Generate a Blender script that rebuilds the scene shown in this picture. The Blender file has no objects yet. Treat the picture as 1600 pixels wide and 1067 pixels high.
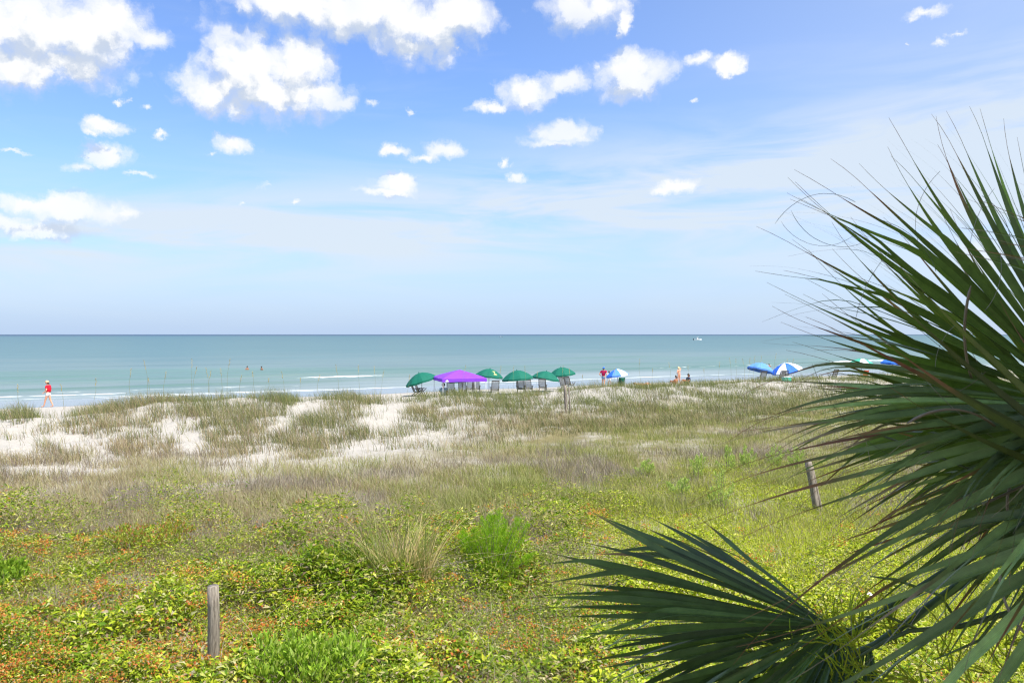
import bpy, bmesh, math, random
import numpy as np
from mathutils import Vector, Matrix, Quaternion

# ------------------------------------------------------------------ camera, sky, sun, exposure
sc = bpy.context.scene
COL = sc.collection
R = math.radians
CAMZ, FPX, PITCH = 5.2, 1244.4, 0.0088
cam_d = bpy.data.cameras.new('camera'); cam = bpy.data.objects.new('camera', cam_d); COL.objects.link(cam)
cam_d.sensor_width = 36.0; cam_d.lens = 28.0; cam_d.clip_start = 0.05; cam_d.clip_end = 120000
cam.location = (0, 0, CAMZ); cam.rotation_euler = (math.pi/2 - PITCH, 0, 0)
cam_d.dof.use_dof = True; cam_d.dof.focus_distance = 16.0; cam_d.dof.aperture_fstop = 10.0
sc.camera = cam

SUN_EL, SUN_AZ = 60.0, 128.0          # azimuth clockwise from +Y (the view direction)
SUNV = Vector((math.sin(R(SUN_AZ))*math.cos(R(SUN_EL)), math.cos(R(SUN_AZ))*math.cos(R(SUN_EL)), math.sin(R(SUN_EL))))
sun_d = bpy.data.lights.new('sun', 'SUN'); sun = bpy.data.objects.new('sun', sun_d); COL.objects.link(sun)
sun_d.energy = 5.0; sun_d.angle = R(0.53); sun_d.color = (1.0, 0.955, 0.88)
sun.rotation_euler = SUNV.to_track_quat('Z', 'Y').to_euler()
sc.view_settings.view_transform = 'Standard'; sc.view_settings.look = 'None'
sc.view_settings.gamma = 1.0; sc.view_settings.use_curve_mapping = False
sc.view_settings.exposure = 0.63
sc.render.engine = 'CYCLES'
sc.cycles.use_denoising = True; sc.cycles.denoiser = 'OPENIMAGEDENOISE'; sc.cycles.denoising_input_passes = 'RGB_ALBEDO_NORMAL'; sc.cycles.denoising_prefilter = 'ACCURATE'
sc.cycles.filter_width = 1.2
sc.cycles.max_bounces = 6; sc.cycles.transparent_max_bounces = 8
sc.cycles.diffuse_bounces = 3; sc.cycles.glossy_bounces = 3; sc.cycles.transmission_bounces = 4
sc.cycles.sample_clamp_indirect = 4.0

world = bpy.data.worlds.new('World'); sc.world = world; world.use_nodes = True

def nd(nt, typ, **kw):
    n = nt.nodes.new(typ)
    for k, v in kw.items():
        if k == 'ins':
            for i, val in v.items():
                if hasattr(val, 'is_linked') or isinstance(val, bpy.types.NodeSocket): nt.links.new(val, n.inputs[i])
                else: n.inputs[i].default_value = val
        else: setattr(n, k, v)
    return n

def mth(nt, op, a, b=None, c=None, clamp=False):
    n = nt.nodes.new('ShaderNodeMath'); n.operation = op; n.use_clamp = clamp
    for i, v in enumerate((a, b, c)):
        if v is None: continue
        if isinstance(v, bpy.types.NodeSocket): nt.links.new(v, n.inputs[i])
        else: n.inputs[i].default_value = v
    return n.outputs[0]

def vmt(nt, op, a, b=None, c=None, out=0):
    n = nt.nodes.new('ShaderNodeVectorMath'); n.operation = op
    for i, v in enumerate((a, b, c)):
        if v is None: continue
        if isinstance(v, bpy.types.NodeSocket): nt.links.new(v, n.inputs[i])
        else: n.inputs[i].default_value = v
    return n.outputs[out]

def mapr(nt, v, a, b, c=0.0, d=1.0, typ='SMOOTHSTEP'):
    n = nt.nodes.new('ShaderNodeMapRange'); n.interpolation_type = typ; n.clamp = True if typ == 'LINEAR' else n.clamp
    nt.links.new(v, n.inputs[0])
    for i, x in zip((1, 2, 3, 4), (a, b, c, d)): n.inputs[i].default_value = x
    return n.outputs[0]

def mixc(nt, f, a, b, blend='MIX'):
    n = nt.nodes.new('ShaderNodeMix'); n.data_type = 'RGBA'; n.blend_type = blend
    for s, v in ((n.inputs[0], f), (n.inputs[6], a), (n.inputs[7], b)):
        if isinstance(v, bpy.types.NodeSocket): nt.links.new(v, s)
        elif isinstance(v, (int, float)): s.default_value = v
        else: s.default_value = (*v, 1.0) if len(v) == 3 else v
    return n.outputs[2]

def noise(nt, vec, scale, detail=4, rough=0.55, dist=0.0, dims='3D'):
    n = nt.nodes.new('ShaderNodeTexNoise'); n.noise_dimensions = dims
    if vec is not None: nt.links.new(vec, n.inputs['Vector'])
    n.inputs['Scale'].default_value = scale; n.inputs['Detail'].default_value = detail
    n.inputs['Roughness'].default_value = rough; n.inputs['Distortion'].default_value = dist
    return n.outputs[0]

# cumulus: directions (azimuth, elevation) read off the photograph, radii in the same angles
CLOUDS = [(60,45,120,62),(145,62,80,52),(110,105,95,30),(25,100,110,36),(232,62,34,17),(175,35,55,32),(-70,60,130,80),
 (395,108,82,58),(462,105,62,48),(335,142,58,34),(500,150,55,22),(425,152,95,36),(535,160,28,13),
 (555,15,185,40),(655,42,92,46),(722,22,55,42),(470,8,110,30),(640,75,40,16),(420,0,40,20),
 (898,16,44,32),(945,14,42,26),(968,35,14,18),
 (765,168,42,12),(828,147,50,22),(880,130,42,18),(985,112,66,26),(985,135,48,24),(935,105,16,10),(1090,92,28,12),(1138,102,26,13),
 (880,208,46,19),(868,226,54,12),(690,236,30,16),(618,235,30,11),(660,246,46,9),
 (622,287,38,14),(612,300,54,10),(168,196,30,13),(150,206,20,8),(228,170,20,8),(258,213,20,7),
 (168,242,40,18),(130,262,36,12),(222,272,44,7),(365,226,32,14),(328,238,18,6),
 (40,318,75,18),(120,328,85,22),(55,358,95,15),(200,335,36,12),(15,238,50,6),
 (420,288,20,7),(462,315,12,6),(386,314,10,5),(590,162,16,8),(640,175,12,6),(805,278,14,10),(790,255,8,12),
 (1060,290,34,13),(1035,298,26,10),(1440,22,44,10),(1425,30,24,8),(1472,66,14,9),(1495,55,20,7),(1080,158,14,5),(1418,66,8,5),
 (1530,405,50,30),(716,78,8,5),(190,158,14,6)]
def azel(px, py):
    u, v = (px-800)/FPX, (522-py)/FPX
    return math.atan(u), math.atan(v/math.hypot(1, u))

def build_world():
    nt = world.node_tree; nt.nodes.clear()
    g = bpy.data.node_groups.new('cumulus', 'ShaderNodeTree')
    g.interface.new_socket('P', in_out='INPUT', socket_type='NodeSocketVector')
    g.interface.new_socket('Density', in_out='OUTPUT', socket_type='NodeSocketFloat')
    gi = g.nodes.new('NodeGroupInput'); go = g.nodes.new('NodeGroupOutput')
    P = gi.outputs[0]
    wn = nd(g, 'ShaderNodeTexNoise', noise_dimensions='2D', ins={'Vector': P, 'Scale': 26.0, 'Detail': 5.0, 'Roughness': 0.66})
    wv = vmt(g, 'MULTIPLY_ADD', wn.outputs[1], (0.036, 0.026, 0), vmt(g, 'ADD', P, (-0.018, -0.013, 0)))
    acc = None
    for (x, y, rx, ry) in CLOUDS:
        a, e = azel(x, y); ca = math.cos(a)
        ra, re = rx/FPX*ca*ca, ry/FPX*ca
        ra *= 1.12; re *= 1.12
        v = vmt(g, 'MULTIPLY_ADD', wv, (1/ra, 1/re, 0), (-a/ra, -e/re, 0))
        d = vmt(g, 'LENGTH', v, out=1)
        if ry < 13: d = mth(g, 'ADD', d, 0.42 if ry < 9 else 0.25)      # thin, wispy scraps
        acc = d if acc is None else mth(g, 'SMOOTH_MIN', acc, d, 0.22)
    d1 = mth(g, 'SUBTRACT', 1.0, acc)
    # the same kind of scattered cumulus over the rest of the sky
    sp = g.nodes.new('ShaderNodeSeparateXYZ'); g.links.new(P, sp.inputs[0])
    gn = noise(g, vmt(g, 'MULTIPLY', wv, (1.0, 1.7, 1.0)), 4.2, 2, 0.5, dims='2D')
    gd = mth(g, 'MULTIPLY', mth(g, 'SUBTRACT', gn, 0.60), 6.0)
    outx = mapr(g, mth(g, 'ABSOLUTE', sp.outputs[0]), 0.62, 0.72)
    outy = mapr(g, sp.outputs[1], 0.42, 0.50)
    out = mth(g, 'MAXIMUM', outx, outy)
    gd = mth(g, 'SUBTRACT', gd, mth(g, 'MULTIPLY', mth(g, 'SUBTRACT', 1.0, out), 4.0))
    dd = mth(g, 'MAXIMUM', d1, gd)
    fn = noise(g, wv, 30.0, 6, 0.56, dims='2D')
    vo = nd(g, 'ShaderNodeTexVoronoi', voronoi_dimensions='2D', ins={'Vector': wv, 'Scale': 48.0})
    bil = mth(g, 'SUBTRACT', 0.62, vo.outputs['Distance'])
    dd = mth(g, 'ADD', dd, mth(g, 'ADD', mth(g, 'MULTIPLY', mth(g, 'SUBTRACT', fn, 0.5), 1.15), mth(g, 'MULTIPLY', bil, 0.32)))
    g.links.new(dd, go.inputs[0])

    tc = nt.nodes.new('ShaderNodeTexCoord')
    s = nt.nodes.new('ShaderNodeSeparateXYZ'); nt.links.new(tc.outputs['Generated'], s.inputs[0])
    az = mth(nt, 'ARCTAN2', s.outputs[0], s.outputs[1]); el = mth(nt, 'ARCSINE', s.outputs[2])
    cb = nt.nodes.new('ShaderNodeCombineXYZ'); nt.links.new(az, cb.inputs[0]); nt.links.new(el, cb.inputs[1])
    p = cb.outputs[0]
    def dens(v):
        n = nt.nodes.new('ShaderNodeGroup'); n.node_tree = g; nt.links.new(v, n.inputs[0]); return n.outputs[0]
    d0 = dens(p); dl = dens(vmt(nt, 'ADD', p, (0.006, 0.026, 0)))
    soft = noise(nt, p, 9.0, 2, 0.5, dims='2D')
    alpha = mapr(nt, d0, -0.14, 0.72)
    alpha = mth(nt, 'MULTIPLY', alpha, mapr(nt, soft, 0.25, 0.5, 0.80, 1.0))
    relief = mth(nt, 'SUBTRACT', d0, dl)
    thick = mapr(nt, d0, 0.2, 1.0)
    shade = mth(nt, 'ADD', mth(nt, 'ADD', 0.90, mth(nt, 'MULTIPLY', relief, 0.80)), mth(nt, 'MULTIPLY', thick, -0.07))
    shade = mth(nt, 'MINIMUM', mth(nt, 'MAXIMUM', shade, 0.50), 1.0)
    # clear sky
    sky = nt.nodes.new('ShaderNodeTexSky'); sky.sky_type = 'NISHITA'; sky.sun_disc = False
    sky.sun_elevation = R(SUN_EL); sky.sun_rotation = R(SUN_AZ)
    sky.air_density = 1.0; sky.dust_density = 0.6; sky.ozone_density = 2.5; sky.altitude = 0
    base = sky.outputs[0]
    base = mixc(nt, 1.0, base, (1.34, 1.54, 1.98), 'MULTIPLY')
    # thin high veil in long streaks
    st = nt.nodes.new('ShaderNodeMapping'); nt.links.new(p, st.inputs[0]); st.inputs['Rotation'].default_value = (0, 0, R(-7)); st.inputs['Scale'].default_value = (1.6, 11.0, 1)
    c1 = noise(nt, st.outputs[0], 2.2, 5, 0.55, 0.4, dims='2D')
    axis = mth(nt, 'ADD', mth(nt, 'MULTIPLY', az, 0.072), 0.142)
    bd = mth(nt, 'DIVIDE', mth(nt, 'SUBTRACT', el, axis), mth(nt, 'ADD', 0.050, mth(nt, 'MULTIPLY', mth(nt, 'MAXIMUM', mth(nt, 'ADD', az, 0.45), 0.0), 0.035)))
    band = mth(nt, 'EXPONENT', mth(nt, 'MULTIPLY', mth(nt, 'MULTIPLY', bd, bd), -1.0))
    veil = mth(nt, 'MULTIPLY', band, mapr(nt, c1, 0.24, 0.62))
    veil2 = mth(nt, 'MULTIPLY', mapr(nt, c1, 0.5, 0.85), 0.10)
    lowh = mapr(nt, el, 0.0, 0.20, 0.92, 0.0, 'LINEAR')
    rgt = mth(nt, 'MULTIPLY', mapr(nt, az, -0.1, 0.7), 0.36)
    veil = mth(nt, 'MINIMUM', mth(nt, 'ADD', mth(nt, 'ADD', mth(nt, 'MULTIPLY', veil, 1.12), veil2), rgt), 0.9)
    base = mixc(nt, lowh, base, (4.1, 5.35, 7.4))
    base = mixc(nt, veil, base, (6.1, 6.85, 7.6))
    sh2 = mapr(nt, shade, 0.62, 1.0)
    cl = mixc(nt, sh2, (5.0, 5.7, 6.9), (8.3, 8.4, 8.5))
    lowfade = mapr(nt, el, 0.0, 0.16)
    alpha = mth(nt, 'MULTIPLY', alpha, lowfade)
    col = mixc(nt, alpha, base, cl)
    bg = nt.nodes.new('ShaderNodeBackground'); nt.links.new(col, bg.inputs[0]); bg.inputs[1].default_value = 0.079
    o = nt.nodes.new('ShaderNodeOutputWorld'); nt.links.new(bg.outputs[0], o.inputs[0])
build_world()
world.cycles.sampling_method = 'MANUAL'; world.cycles.sample_map_resolution = 512

# ------------------------------------------------------------------ helpers
rng = np.random.default_rng(7); random.seed(7)
def lin(r, g, b):
    f = lambda c: c/255/12.92 if c/255 <= 0.04045 else ((c/255+0.055)/1.055)**2.4
    return (f(r), f(g), f(b))

def tag(o, label=None, cat=None, group=None, kind=None):
    if label: o['label'] = label
    if cat: o['category'] = cat
    if group: o['group'] = group
    if kind: o['kind'] = kind
    return o

def empty(name, loc=(0, 0, 0), rz=0.0):
    o = bpy.data.objects.new(name, None); COL.objects.link(o)
    o.location = loc; o.rotation_euler = (0, 0, rz); o.empty_display_size = 0.1
    return o

def np_mesh(name, V, F, mat, col=None, parent=None, smooth=False):
    V = np.ascontiguousarray(V, np.float32); F = np.ascontiguousarray(F, np.int32)
    me = bpy.data.meshes.new(name); k = F.shape[1]
    me.vertices.add(len(V)); me.vertices.foreach_set('co', V.ravel())
    me.loops.add(F.size); me.loops.foreach_set('vertex_index', F.ravel())
    me.polygons.add(len(F)); me.polygons.foreach_set('loop_start', np.arange(0, F.size, k, dtype=np.int32))
    if smooth: me.polygons.foreach_set('use_smooth', np.ones(len(F), bool))
    if col is not None:
        a = me.color_attributes.new('Col', 'FLOAT_COLOR', 'POINT')
        c = np.ones((len(V), 4), np.float32); c[:, :3] = col; a.data.foreach_set('color', c.ravel())
    me.update(calc_edges=True)
    me.materials.append(mat)
    o = bpy.data.objects.new(name, me); COL.objects.link(o)
    if parent: o.parent = parent
    return o

class MB:
    def __init__(s): s.v = []; s.f = []; s.c = []
    def add(s, v, f, c=None):
        n = len(s.v); s.v += [tuple(p) for p in v]; s.f += [tuple(i+n for i in q) for q in f]
        if c is not None: s.c += list(c) if len(c) == len(v) else [tuple(c)]*len(v)
    def box(s, c, d, rot=None):
        x, y, z = d[0]/2, d[1]/2, d[2]/2
        P = [Vector((i*x, j*y, k*z)) for i in (-1, 1) for j in (-1, 1) for k in (-1, 1)]
        if rot is not None: P = [rot @ p for p in P]
        s.add([p+Vector(c) for p in P], [(0,1,3,2),(4,6,7,5),(0,4,5,1),(2,3,7,6),(0,2,6,4),(1,5,7,3)])
    def tube(s, pts, rad, n=6, caps=True, col=None):
        pts = [Vector(p) for p in pts]; m = len(pts)
        if not hasattr(rad, '__len__'): rad = [rad]*m
        up = None; rings = []; cc = []
        for i, p in enumerate(pts):
            d = (pts[min(i+1, m-1)]-pts[max(i-1, 0)]).normalized()
            if up is None: up = d.orthogonal().normalized()
            else:
                up = up - d*up.dot(d)
                up = up.normalized() if up.length > 1e-6 else d.orthogonal().normalized()
            b = d.cross(up)
            for k in range(n):
                a = 2*math.pi*k/n; rings.append(p+(up*math.cos(a)+b*math.sin(a))*rad[i])
                if col is not None: cc.append(col[i] if hasattr(col[0], '__len__') else col)
        F = [(i*n+k, i*n+(k+1) % n, (i+1)*n+(k+1) % n, (i+1)*n+k) for i in range(m-1) for k in range(n)]
        if caps: F += [tuple(range(n-1, -1, -1)), tuple((m-1)*n+k for k in range(n))]
        s.add(rings, F, cc if col is not None else None)
    def lathe(s, prof, n=12, c=(0, 0, 0), sx=1, sy=1):
        V = []; F = []
        for (r, z) in prof:
            for k in range(n):
                a = 2*math.pi*k/n; V.append((c[0]+r*math.cos(a)*sx, c[1]+r*math.sin(a)*sy, c[2]+z))
        m = len(prof)
        F = [(i*n+k, i*n+(k+1) % n, (i+1)*n+(k+1) % n, (i+1)*n+k) for i in range(m-1) for k in range(n)]
        F += [tuple(range(n-1, -1, -1)), tuple((m-1)*n+k for k in range(n))]
        s.add(V, F)
    def build(s, name, mat, parent=None, smooth=False):
        me = bpy.data.meshes.new(name); me.from_pydata(s.v, [], s.f); me.update()
        if smooth: me.polygons.foreach_set('use_smooth', [True]*len(me.polygons))
        if s.c:
            a = me.color_attributes.new('Col', 'FLOAT_COLOR', 'POINT')
            a.data.foreach_set('color', [x for c in s.c for x in (*c[:3], c[3] if len(c) > 3 else 0.0)])
        me.materials.append(mat)
        o = bpy.data.objects.new(name, me); COL.objects.link(o)
        if parent: o.parent = parent
        return o

def copy_tree(o, parent=None):
    c = o.copy(); COL.objects.link(c)
    if parent: c.parent = parent
    for ch in list(o.children): copy_tree(ch, c)
    return c

# value noise
def _h(ix, iy, seed):
    n = (ix.astype(np.int64)*374761393 + iy.astype(np.int64)*668265263 + seed*974634777) & 0xffffffff
    n = ((n ^ (n >> 13))*1274126177) & 0xffffffff
    return ((n ^ (n >> 16)) & 0xffff)/65535.0
def vnoise(x, y, seed=0):
    x = np.asarray(x, float); y = np.asarray(y, float)
    ix, iy = np.floor(x), np.floor(y); fx, fy = x-ix, y-iy
    fx = fx*fx*(3-2*fx); fy = fy*fy*(3-2*fy)
    a = _h(ix, iy, seed); b = _h(ix+1, iy, seed); c = _h(ix, iy+1, seed); d = _h(ix+1, iy+1, seed)
    return (a*(1-fx)+b*fx)*(1-fy)+(c*(1-fx)+d*fx)*fy
def fbm(x, y, seed=0, o=4, g=0.5):
    r = 0; a = 1; t = 0
    for i in range(o):
        r = r+a*vnoise(np.asarray(x)*2**i, np.asarray(y)*2**i, seed+i*17); t += a; a *= g
    return r/t
def sstep(a, b, x):
    t = np.clip((x-a)/(b-a), 0, 1); return t*t*(3-2*t)

# ------------------------------------------------------------------ terrain: coast runs 30 degrees off the picture plane
CA, SA = math.cos(R(30)), math.sin(R(30))
def to_st(x, y): return -x*SA+y*CA, x*CA+y*SA
def to_xy(s, t): return -s*SA+t*CA, s*CA+t*SA
_cr = [(0,1.26),(75,1.28),(150,1.36),(280,1.58),(380,1.52),(450,1.50),(540,1.34),(600,0.92),(640,0.98),(690,1.22),(800,1.06),(860,1.08),(900,1.30),(1000,1.36),(1100,1.30),(1200,1.36),(1300,1.3)]
_ct, _cz = [], []
for px, z in _cr:
    u = (px-800)/FPX; d = 44/(CA-SA*u); _ct.append(u*d*CA+d*SA); _cz.append(z)
def hgt(x, y):
    x = np.asarray(x, float); y = np.asarray(y, float)
    s, t = to_st(x, y)
    cz = np.interp(t, _ct, _cz)
    w = s+(fbm(t/9, s/40, 3)-0.5)*5*np.exp(-((s-42)/10)**2)
    base = np.interp(w, [-400,-10,0,8,16,26,31,36,40,44,48,52,56,60,64,73,85,110,400], [.3,.3,.35,.5,.78,.82,.80,.80,.80,.80,.78,.66,.58,.40,.16,0,-.5,-1.6,-8])
    ridge = np.interp(w, [26,31,36,40,43,45,48,51,54], [0,.10,.42,.78,1,1,.66,.2,0])
    z = base+ridge*np.maximum(cz-.80, .1)
    dn = sstep(20, 30, s)*(1-sstep(46, 54, s))
    z = z+dn*((fbm(x/3.6, y/3.6, 11, 4)-.5)*0.75+(fbm(x/1.1, y/1.1, 19, 3)-.5)*.14)
    z = z+(1-sstep(20, 30, s))*(fbm(x/4, y/4, 23, 3)-.5)*.35*sstep(-5, 5, y)
    z = z+sstep(48, 54, s)*(1-sstep(60, 66, s))*(fbm(x/2, y/2, 31, 3)-.5)*.10
    return z
FW = Vector((0, math.cos(PITCH), -math.sin(PITCH))); UPV = Vector((0, math.sin(PITCH), math.cos(PITCH)))
CAMP = Vector((0, 0, CAMZ))
def ray(px, py): return Vector((1, 0, 0))*((px-800)/FPX)+UPV*((533.5-py)/FPX)+FW
def at(px, py, d): return CAMP+ray(px, py)*d
def ground(px, py, d0=6.0):
    r = ray(px, py); d = d0
    while d < 400:
        p = CAMP+r*d
        if p.z <= float(hgt(p.x, p.y)): return Vector((p.x, p.y, float(hgt(p.x, p.y))))
        d += 0.05
    return CAMP+r*400
def onground(px, d, dz=0.0):
    x = (px-800)/FPX*d; return Vector((x, d, float(hgt(x, d))+dz))
def project(x, y, z):
    f = y*FW.y+(z-CAMZ)*FW.z; u = y*UPV.y+(z-CAMZ)*UPV.z
    return 800+x/f*FPX, 533.5-u/f*FPX

# ------------------------------------------------------------------ materials
def mat_base(name):
    m = bpy.data.materials.new(name); m.use_nodes = True; nt = m.node_tree
    return m, nt, nt.nodes['Principled BSDF']
def M_plain(name, c, rough=0.6, var=0.12, scale=8.0, spec=0.3, bump=0.0, metal=0.0):
    m, nt, b = mat_base(name)
    tc = nt.nodes.new('ShaderNodeTexCoord')
    n = noise(nt, tc.outputs['Object'], scale, 4, 0.6)
    f = mapr(nt, n, 0.3, 0.7, 1-var, 1+var, 'LINEAR')
    mm = vmt(nt, 'SCALE', (*c,)); nt.links.new(f, mm.node.inputs['Scale'])
    nt.links.new(mm, b.inputs['Base Color'])
    b.inputs['Roughness'].default_value = rough; b.inputs['Specular IOR Level'].default_value = spec; b.inputs['Metallic'].default_value = metal
    if bump:
        bp = nd(nt, 'ShaderNodeBump', ins={'Height': noise(nt, tc.outputs['Object'], scale*4, 4, .6), 'Strength': bump, 'Distance': 0.02})
        nt.links.new(bp.outputs[0], b.inputs['Normal'])
    return m
def M_leaf(name, rough=0.5, trans=0.35, spec=0.3, streak=False, tgain=(1.25, 1.25, 0.6)):
    m, nt, b = mat_base(name)
    at_ = nt.nodes.new('ShaderNodeAttribute'); at_.attribute_name = 'Col'
    c = at_.outputs['Color']
    tc = nt.nodes.new('ShaderNodeTexCoord')
    n = noise(nt, tc.outputs['Object'], 22.0 if streak else 60.0, 4, .6)
    gain = mapr(nt, n, .3, .7, .8, 1.2, 'LINEAR')
    if streak:      # parallel veins across the blade (alpha holds the distance from the fold)
        n1 = nt.nodes.new('ShaderNodeTexNoise'); n1.noise_dimensions = '1D'; nt.links.new(at_.outputs['Alpha'], n1.inputs['W']); n1.inputs['Scale'].default_value = 60; n1.inputs['Detail'].default_value = 2
        gain = mth(nt, 'MULTIPLY', gain, mapr(nt, n1.outputs[0], .3, .7, .68, 1.32, 'LINEAR'))
    c = vmt(nt, 'SCALE', c); nt.links.new(gain, c.node.inputs['Scale'])
    nt.links.new(at_.outputs['Color'], c.node.inputs[0])
    nt.links.new(c, b.inputs['Base Color'])
    b.inputs['Roughness'].default_value = rough; b.inputs['Specular IOR Level'].default_value = spec
    t = nt.nodes.new('ShaderNodeBsdfTranslucent')
    nt.links.new(vmt(nt, 'MULTIPLY', c, tgain), t.inputs[0])
    mx = nt.nodes.new('ShaderNodeMixShader'); mx.inputs[0].default_value = trans
    nt.links.new(b.outputs[0], mx.inputs[1]); nt.links.new(t.outputs[0], mx.inputs[2])
    nt.links.new(mx.outputs[0], nt.nodes['Material Output'].inputs[0])
    return m
def st_coords(nt):
    g = nt.nodes.new('ShaderNodeNewGeometry'); p = g.outputs['Position']
    s = vmt(nt, 'DOT_PRODUCT', p, (-SA, CA, 0), out=1); t = vmt(nt, 'DOT_PRODUCT', p, (CA, SA, 0), out=1)
    return p, s, t

def M_sand():
    m, nt, b = mat_base('sand')
    p, s, t = st_coords(nt)
    n1 = noise(nt, p, 0.7, 5, .6); n2 = noise(nt, p, 9.0, 5, .65)
    c = mixc(nt, n1, (.385, .355, .30), (.47, .44, .385))
    c = mixc(nt, mapr(nt, n2, .45, .75, 0, .45, 'LINEAR'), c, (.26, .235, .20))
    soil = mth(nt, 'SUBTRACT', 1.0, mapr(nt, mth(nt, 'SUBTRACT', mth(nt, 'ADD', s, mth(nt, 'MULTIPLY', n1, 8.0)), mapr(nt, t, 9, 22, 0, 11)), 24, 34))
    soil = mth(nt, 'MULTIPLY', soil, mapr(nt, noise(nt, p, .55, 4, .6), .30, .55, .35, 1.0))
    c = mixc(nt, soil, c, (.19, .165, .075))
    edge = mth(nt, 'ADD', s, mth(nt, 'MULTIPLY', mth(nt, 'SUBTRACT', noise(nt, p, .12, 4, .5), .5), 6.0))
    wet = mapr(nt, edge, 62.5, 65.0)
    c = mixc(nt, wet, c, (.165, .17, .17))
    nt.links.new(c, b.inputs['Base Color'])
    nt.links.new(mapr(nt, wet, 0, 1, .9, .10, 'LINEAR'), b.inputs['Roughness'])
    nt.links.new(mapr(nt, wet, 0, 1, .15, .9, 'LINEAR'), b.inputs['Specular IOR Level'])
    bh = mth(nt, 'ADD', mth(nt, 'MULTIPLY', n2, .05), mth(nt, 'MULTIPLY', noise(nt, p, 2.5, 4, .6), .16))
    bp = nd(nt, 'ShaderNodeBump', ins={'Height': bh, 'Strength': mapr(nt, wet, 0, 1, .9, .02, 'LINEAR'), 'Distance': 1.0})
    nt.links.new(bp.outputs[0], b.inputs['Normal'])
    return m

def M_sea():
    m, nt, b = mat_base('sea_water')
    p, s, t = st_coords(nt)
    cb = nt.nodes.new('ShaderNodeCombineXYZ')
    nt.links.new(mth(nt, 'MULTIPLY', t, .012), cb.inputs[0]); nt.links.new(mth(nt, 'MULTIPLY', s, .045), cb.inputs[1])
    band = noise(nt, cb.outputs[0], 1.0, 5, .55)
    ls = mth(nt, 'LOGARITHM', mth(nt, 'MAXIMUM', s, 60.0), 10.0)
    r = nt.nodes.new('ShaderNodeValToRGB')
    nt.links.new(mapr(nt, mth(nt, 'ADD', ls, mth(nt, 'MULTIPLY', mth(nt, 'SUBTRACT', band, .5), .55)), 1.85, 3.6, 0, 1, 'LINEAR'), r.inputs[0])
    e = r.color_ramp.elements
    e[0].position = 0; e[0].color = (.23, .275, .27, 1); e[1].position = 1; e[1].color = (.006, .035, .075, 1)
    for ps, c in ((.04, (.145, .20, .185)), (.10, (.095, .175, .145)), (.16, (.12, .182, .175)), (.3, (.075, .148, .148)), (.6, (.056, .126, .132)), (.88, (.044, .112, .128))):
        x = e.new(ps); x.color = (*c, 1)
    cs = nt.nodes.new('ShaderNodeCombineXYZ'); nt.links.new(mth(nt, 'MULTIPLY', t, .03), cs.inputs[0]); nt.links.new(mth(nt, 'MULTIPLY', s, .35), cs.inputs[1])
    chop = mapr(nt, noise(nt, cs.outputs[0], 1.0, 4, .6), .3, .7, .86, 1.14, 'LINEAR')
    c = vmt(nt, 'SCALE', r.outputs[0]); nt.links.new(chop, c.node.inputs['Scale'])
    # foam: broken lines along the swell fronts and the swash edge
    fa = nt.nodes.new('ShaderNodeAttribute'); fa.attribute_name = 'foam'
    fc = nt.nodes.new('ShaderNodeCombineXYZ')
    nt.links.new(mth(nt, 'MULTIPLY', t, .35), fc.inputs[0]); nt.links.new(mth(nt, 'MULTIPLY', s, 1.2), fc.inputs[1])
    fn = noise(nt, fc.outputs[0], 1.0, 6, .65)
    foam = mapr(nt, mth(nt, 'ADD', fa.outputs['Fac'], mth(nt, 'MULTIPLY', mth(nt, 'SUBTRACT', fn, .5), .9)), .42, .62)
    far = mth(nt, 'MULTIPLY', mapr(nt, fn, .76, .84), mapr(nt, s, 85, 400, .0, .25, 'LINEAR'))
    foam = mth(nt, 'MAXIMUM', foam, 0.0)
    c = mixc(nt, foam, c, (.80, .80, .78))
    nt.links.new(c, b.inputs['Base Color'])
    nt.links.new(mapr(nt, foam, 0, 1, .32, .8, 'LINEAR'), b.inputs['Roughness'])
    b.inputs['IOR'].default_value = 1.33; b.inputs['Specular IOR Level'].default_value = .13
    wc = nt.nodes.new('ShaderNodeCombineXYZ')
    nt.links.new(mth(nt, 'MULTIPLY', t, .28), wc.inputs[0]); nt.links.new(mth(nt, 'MULTIPLY', s, .8), wc.inputs[1])
    w = mth(nt, 'ADD', mth(nt, 'MULTIPLY', noise(nt, wc.outputs[0], .5, 3, .5), .5), mth(nt, 'MULTIPLY', noise(nt, wc.outputs[0], 2.2, 4, .6), .16))
    bp = nd(nt, 'ShaderNodeBump', ins={'Height': w, 'Strength': mapr(nt, s, 80, 500, .45, .22, 'LINEAR'), 'Distance': .6})
    nt.links.new(bp.outputs[0], b.inputs['Normal'])
    return m

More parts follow.
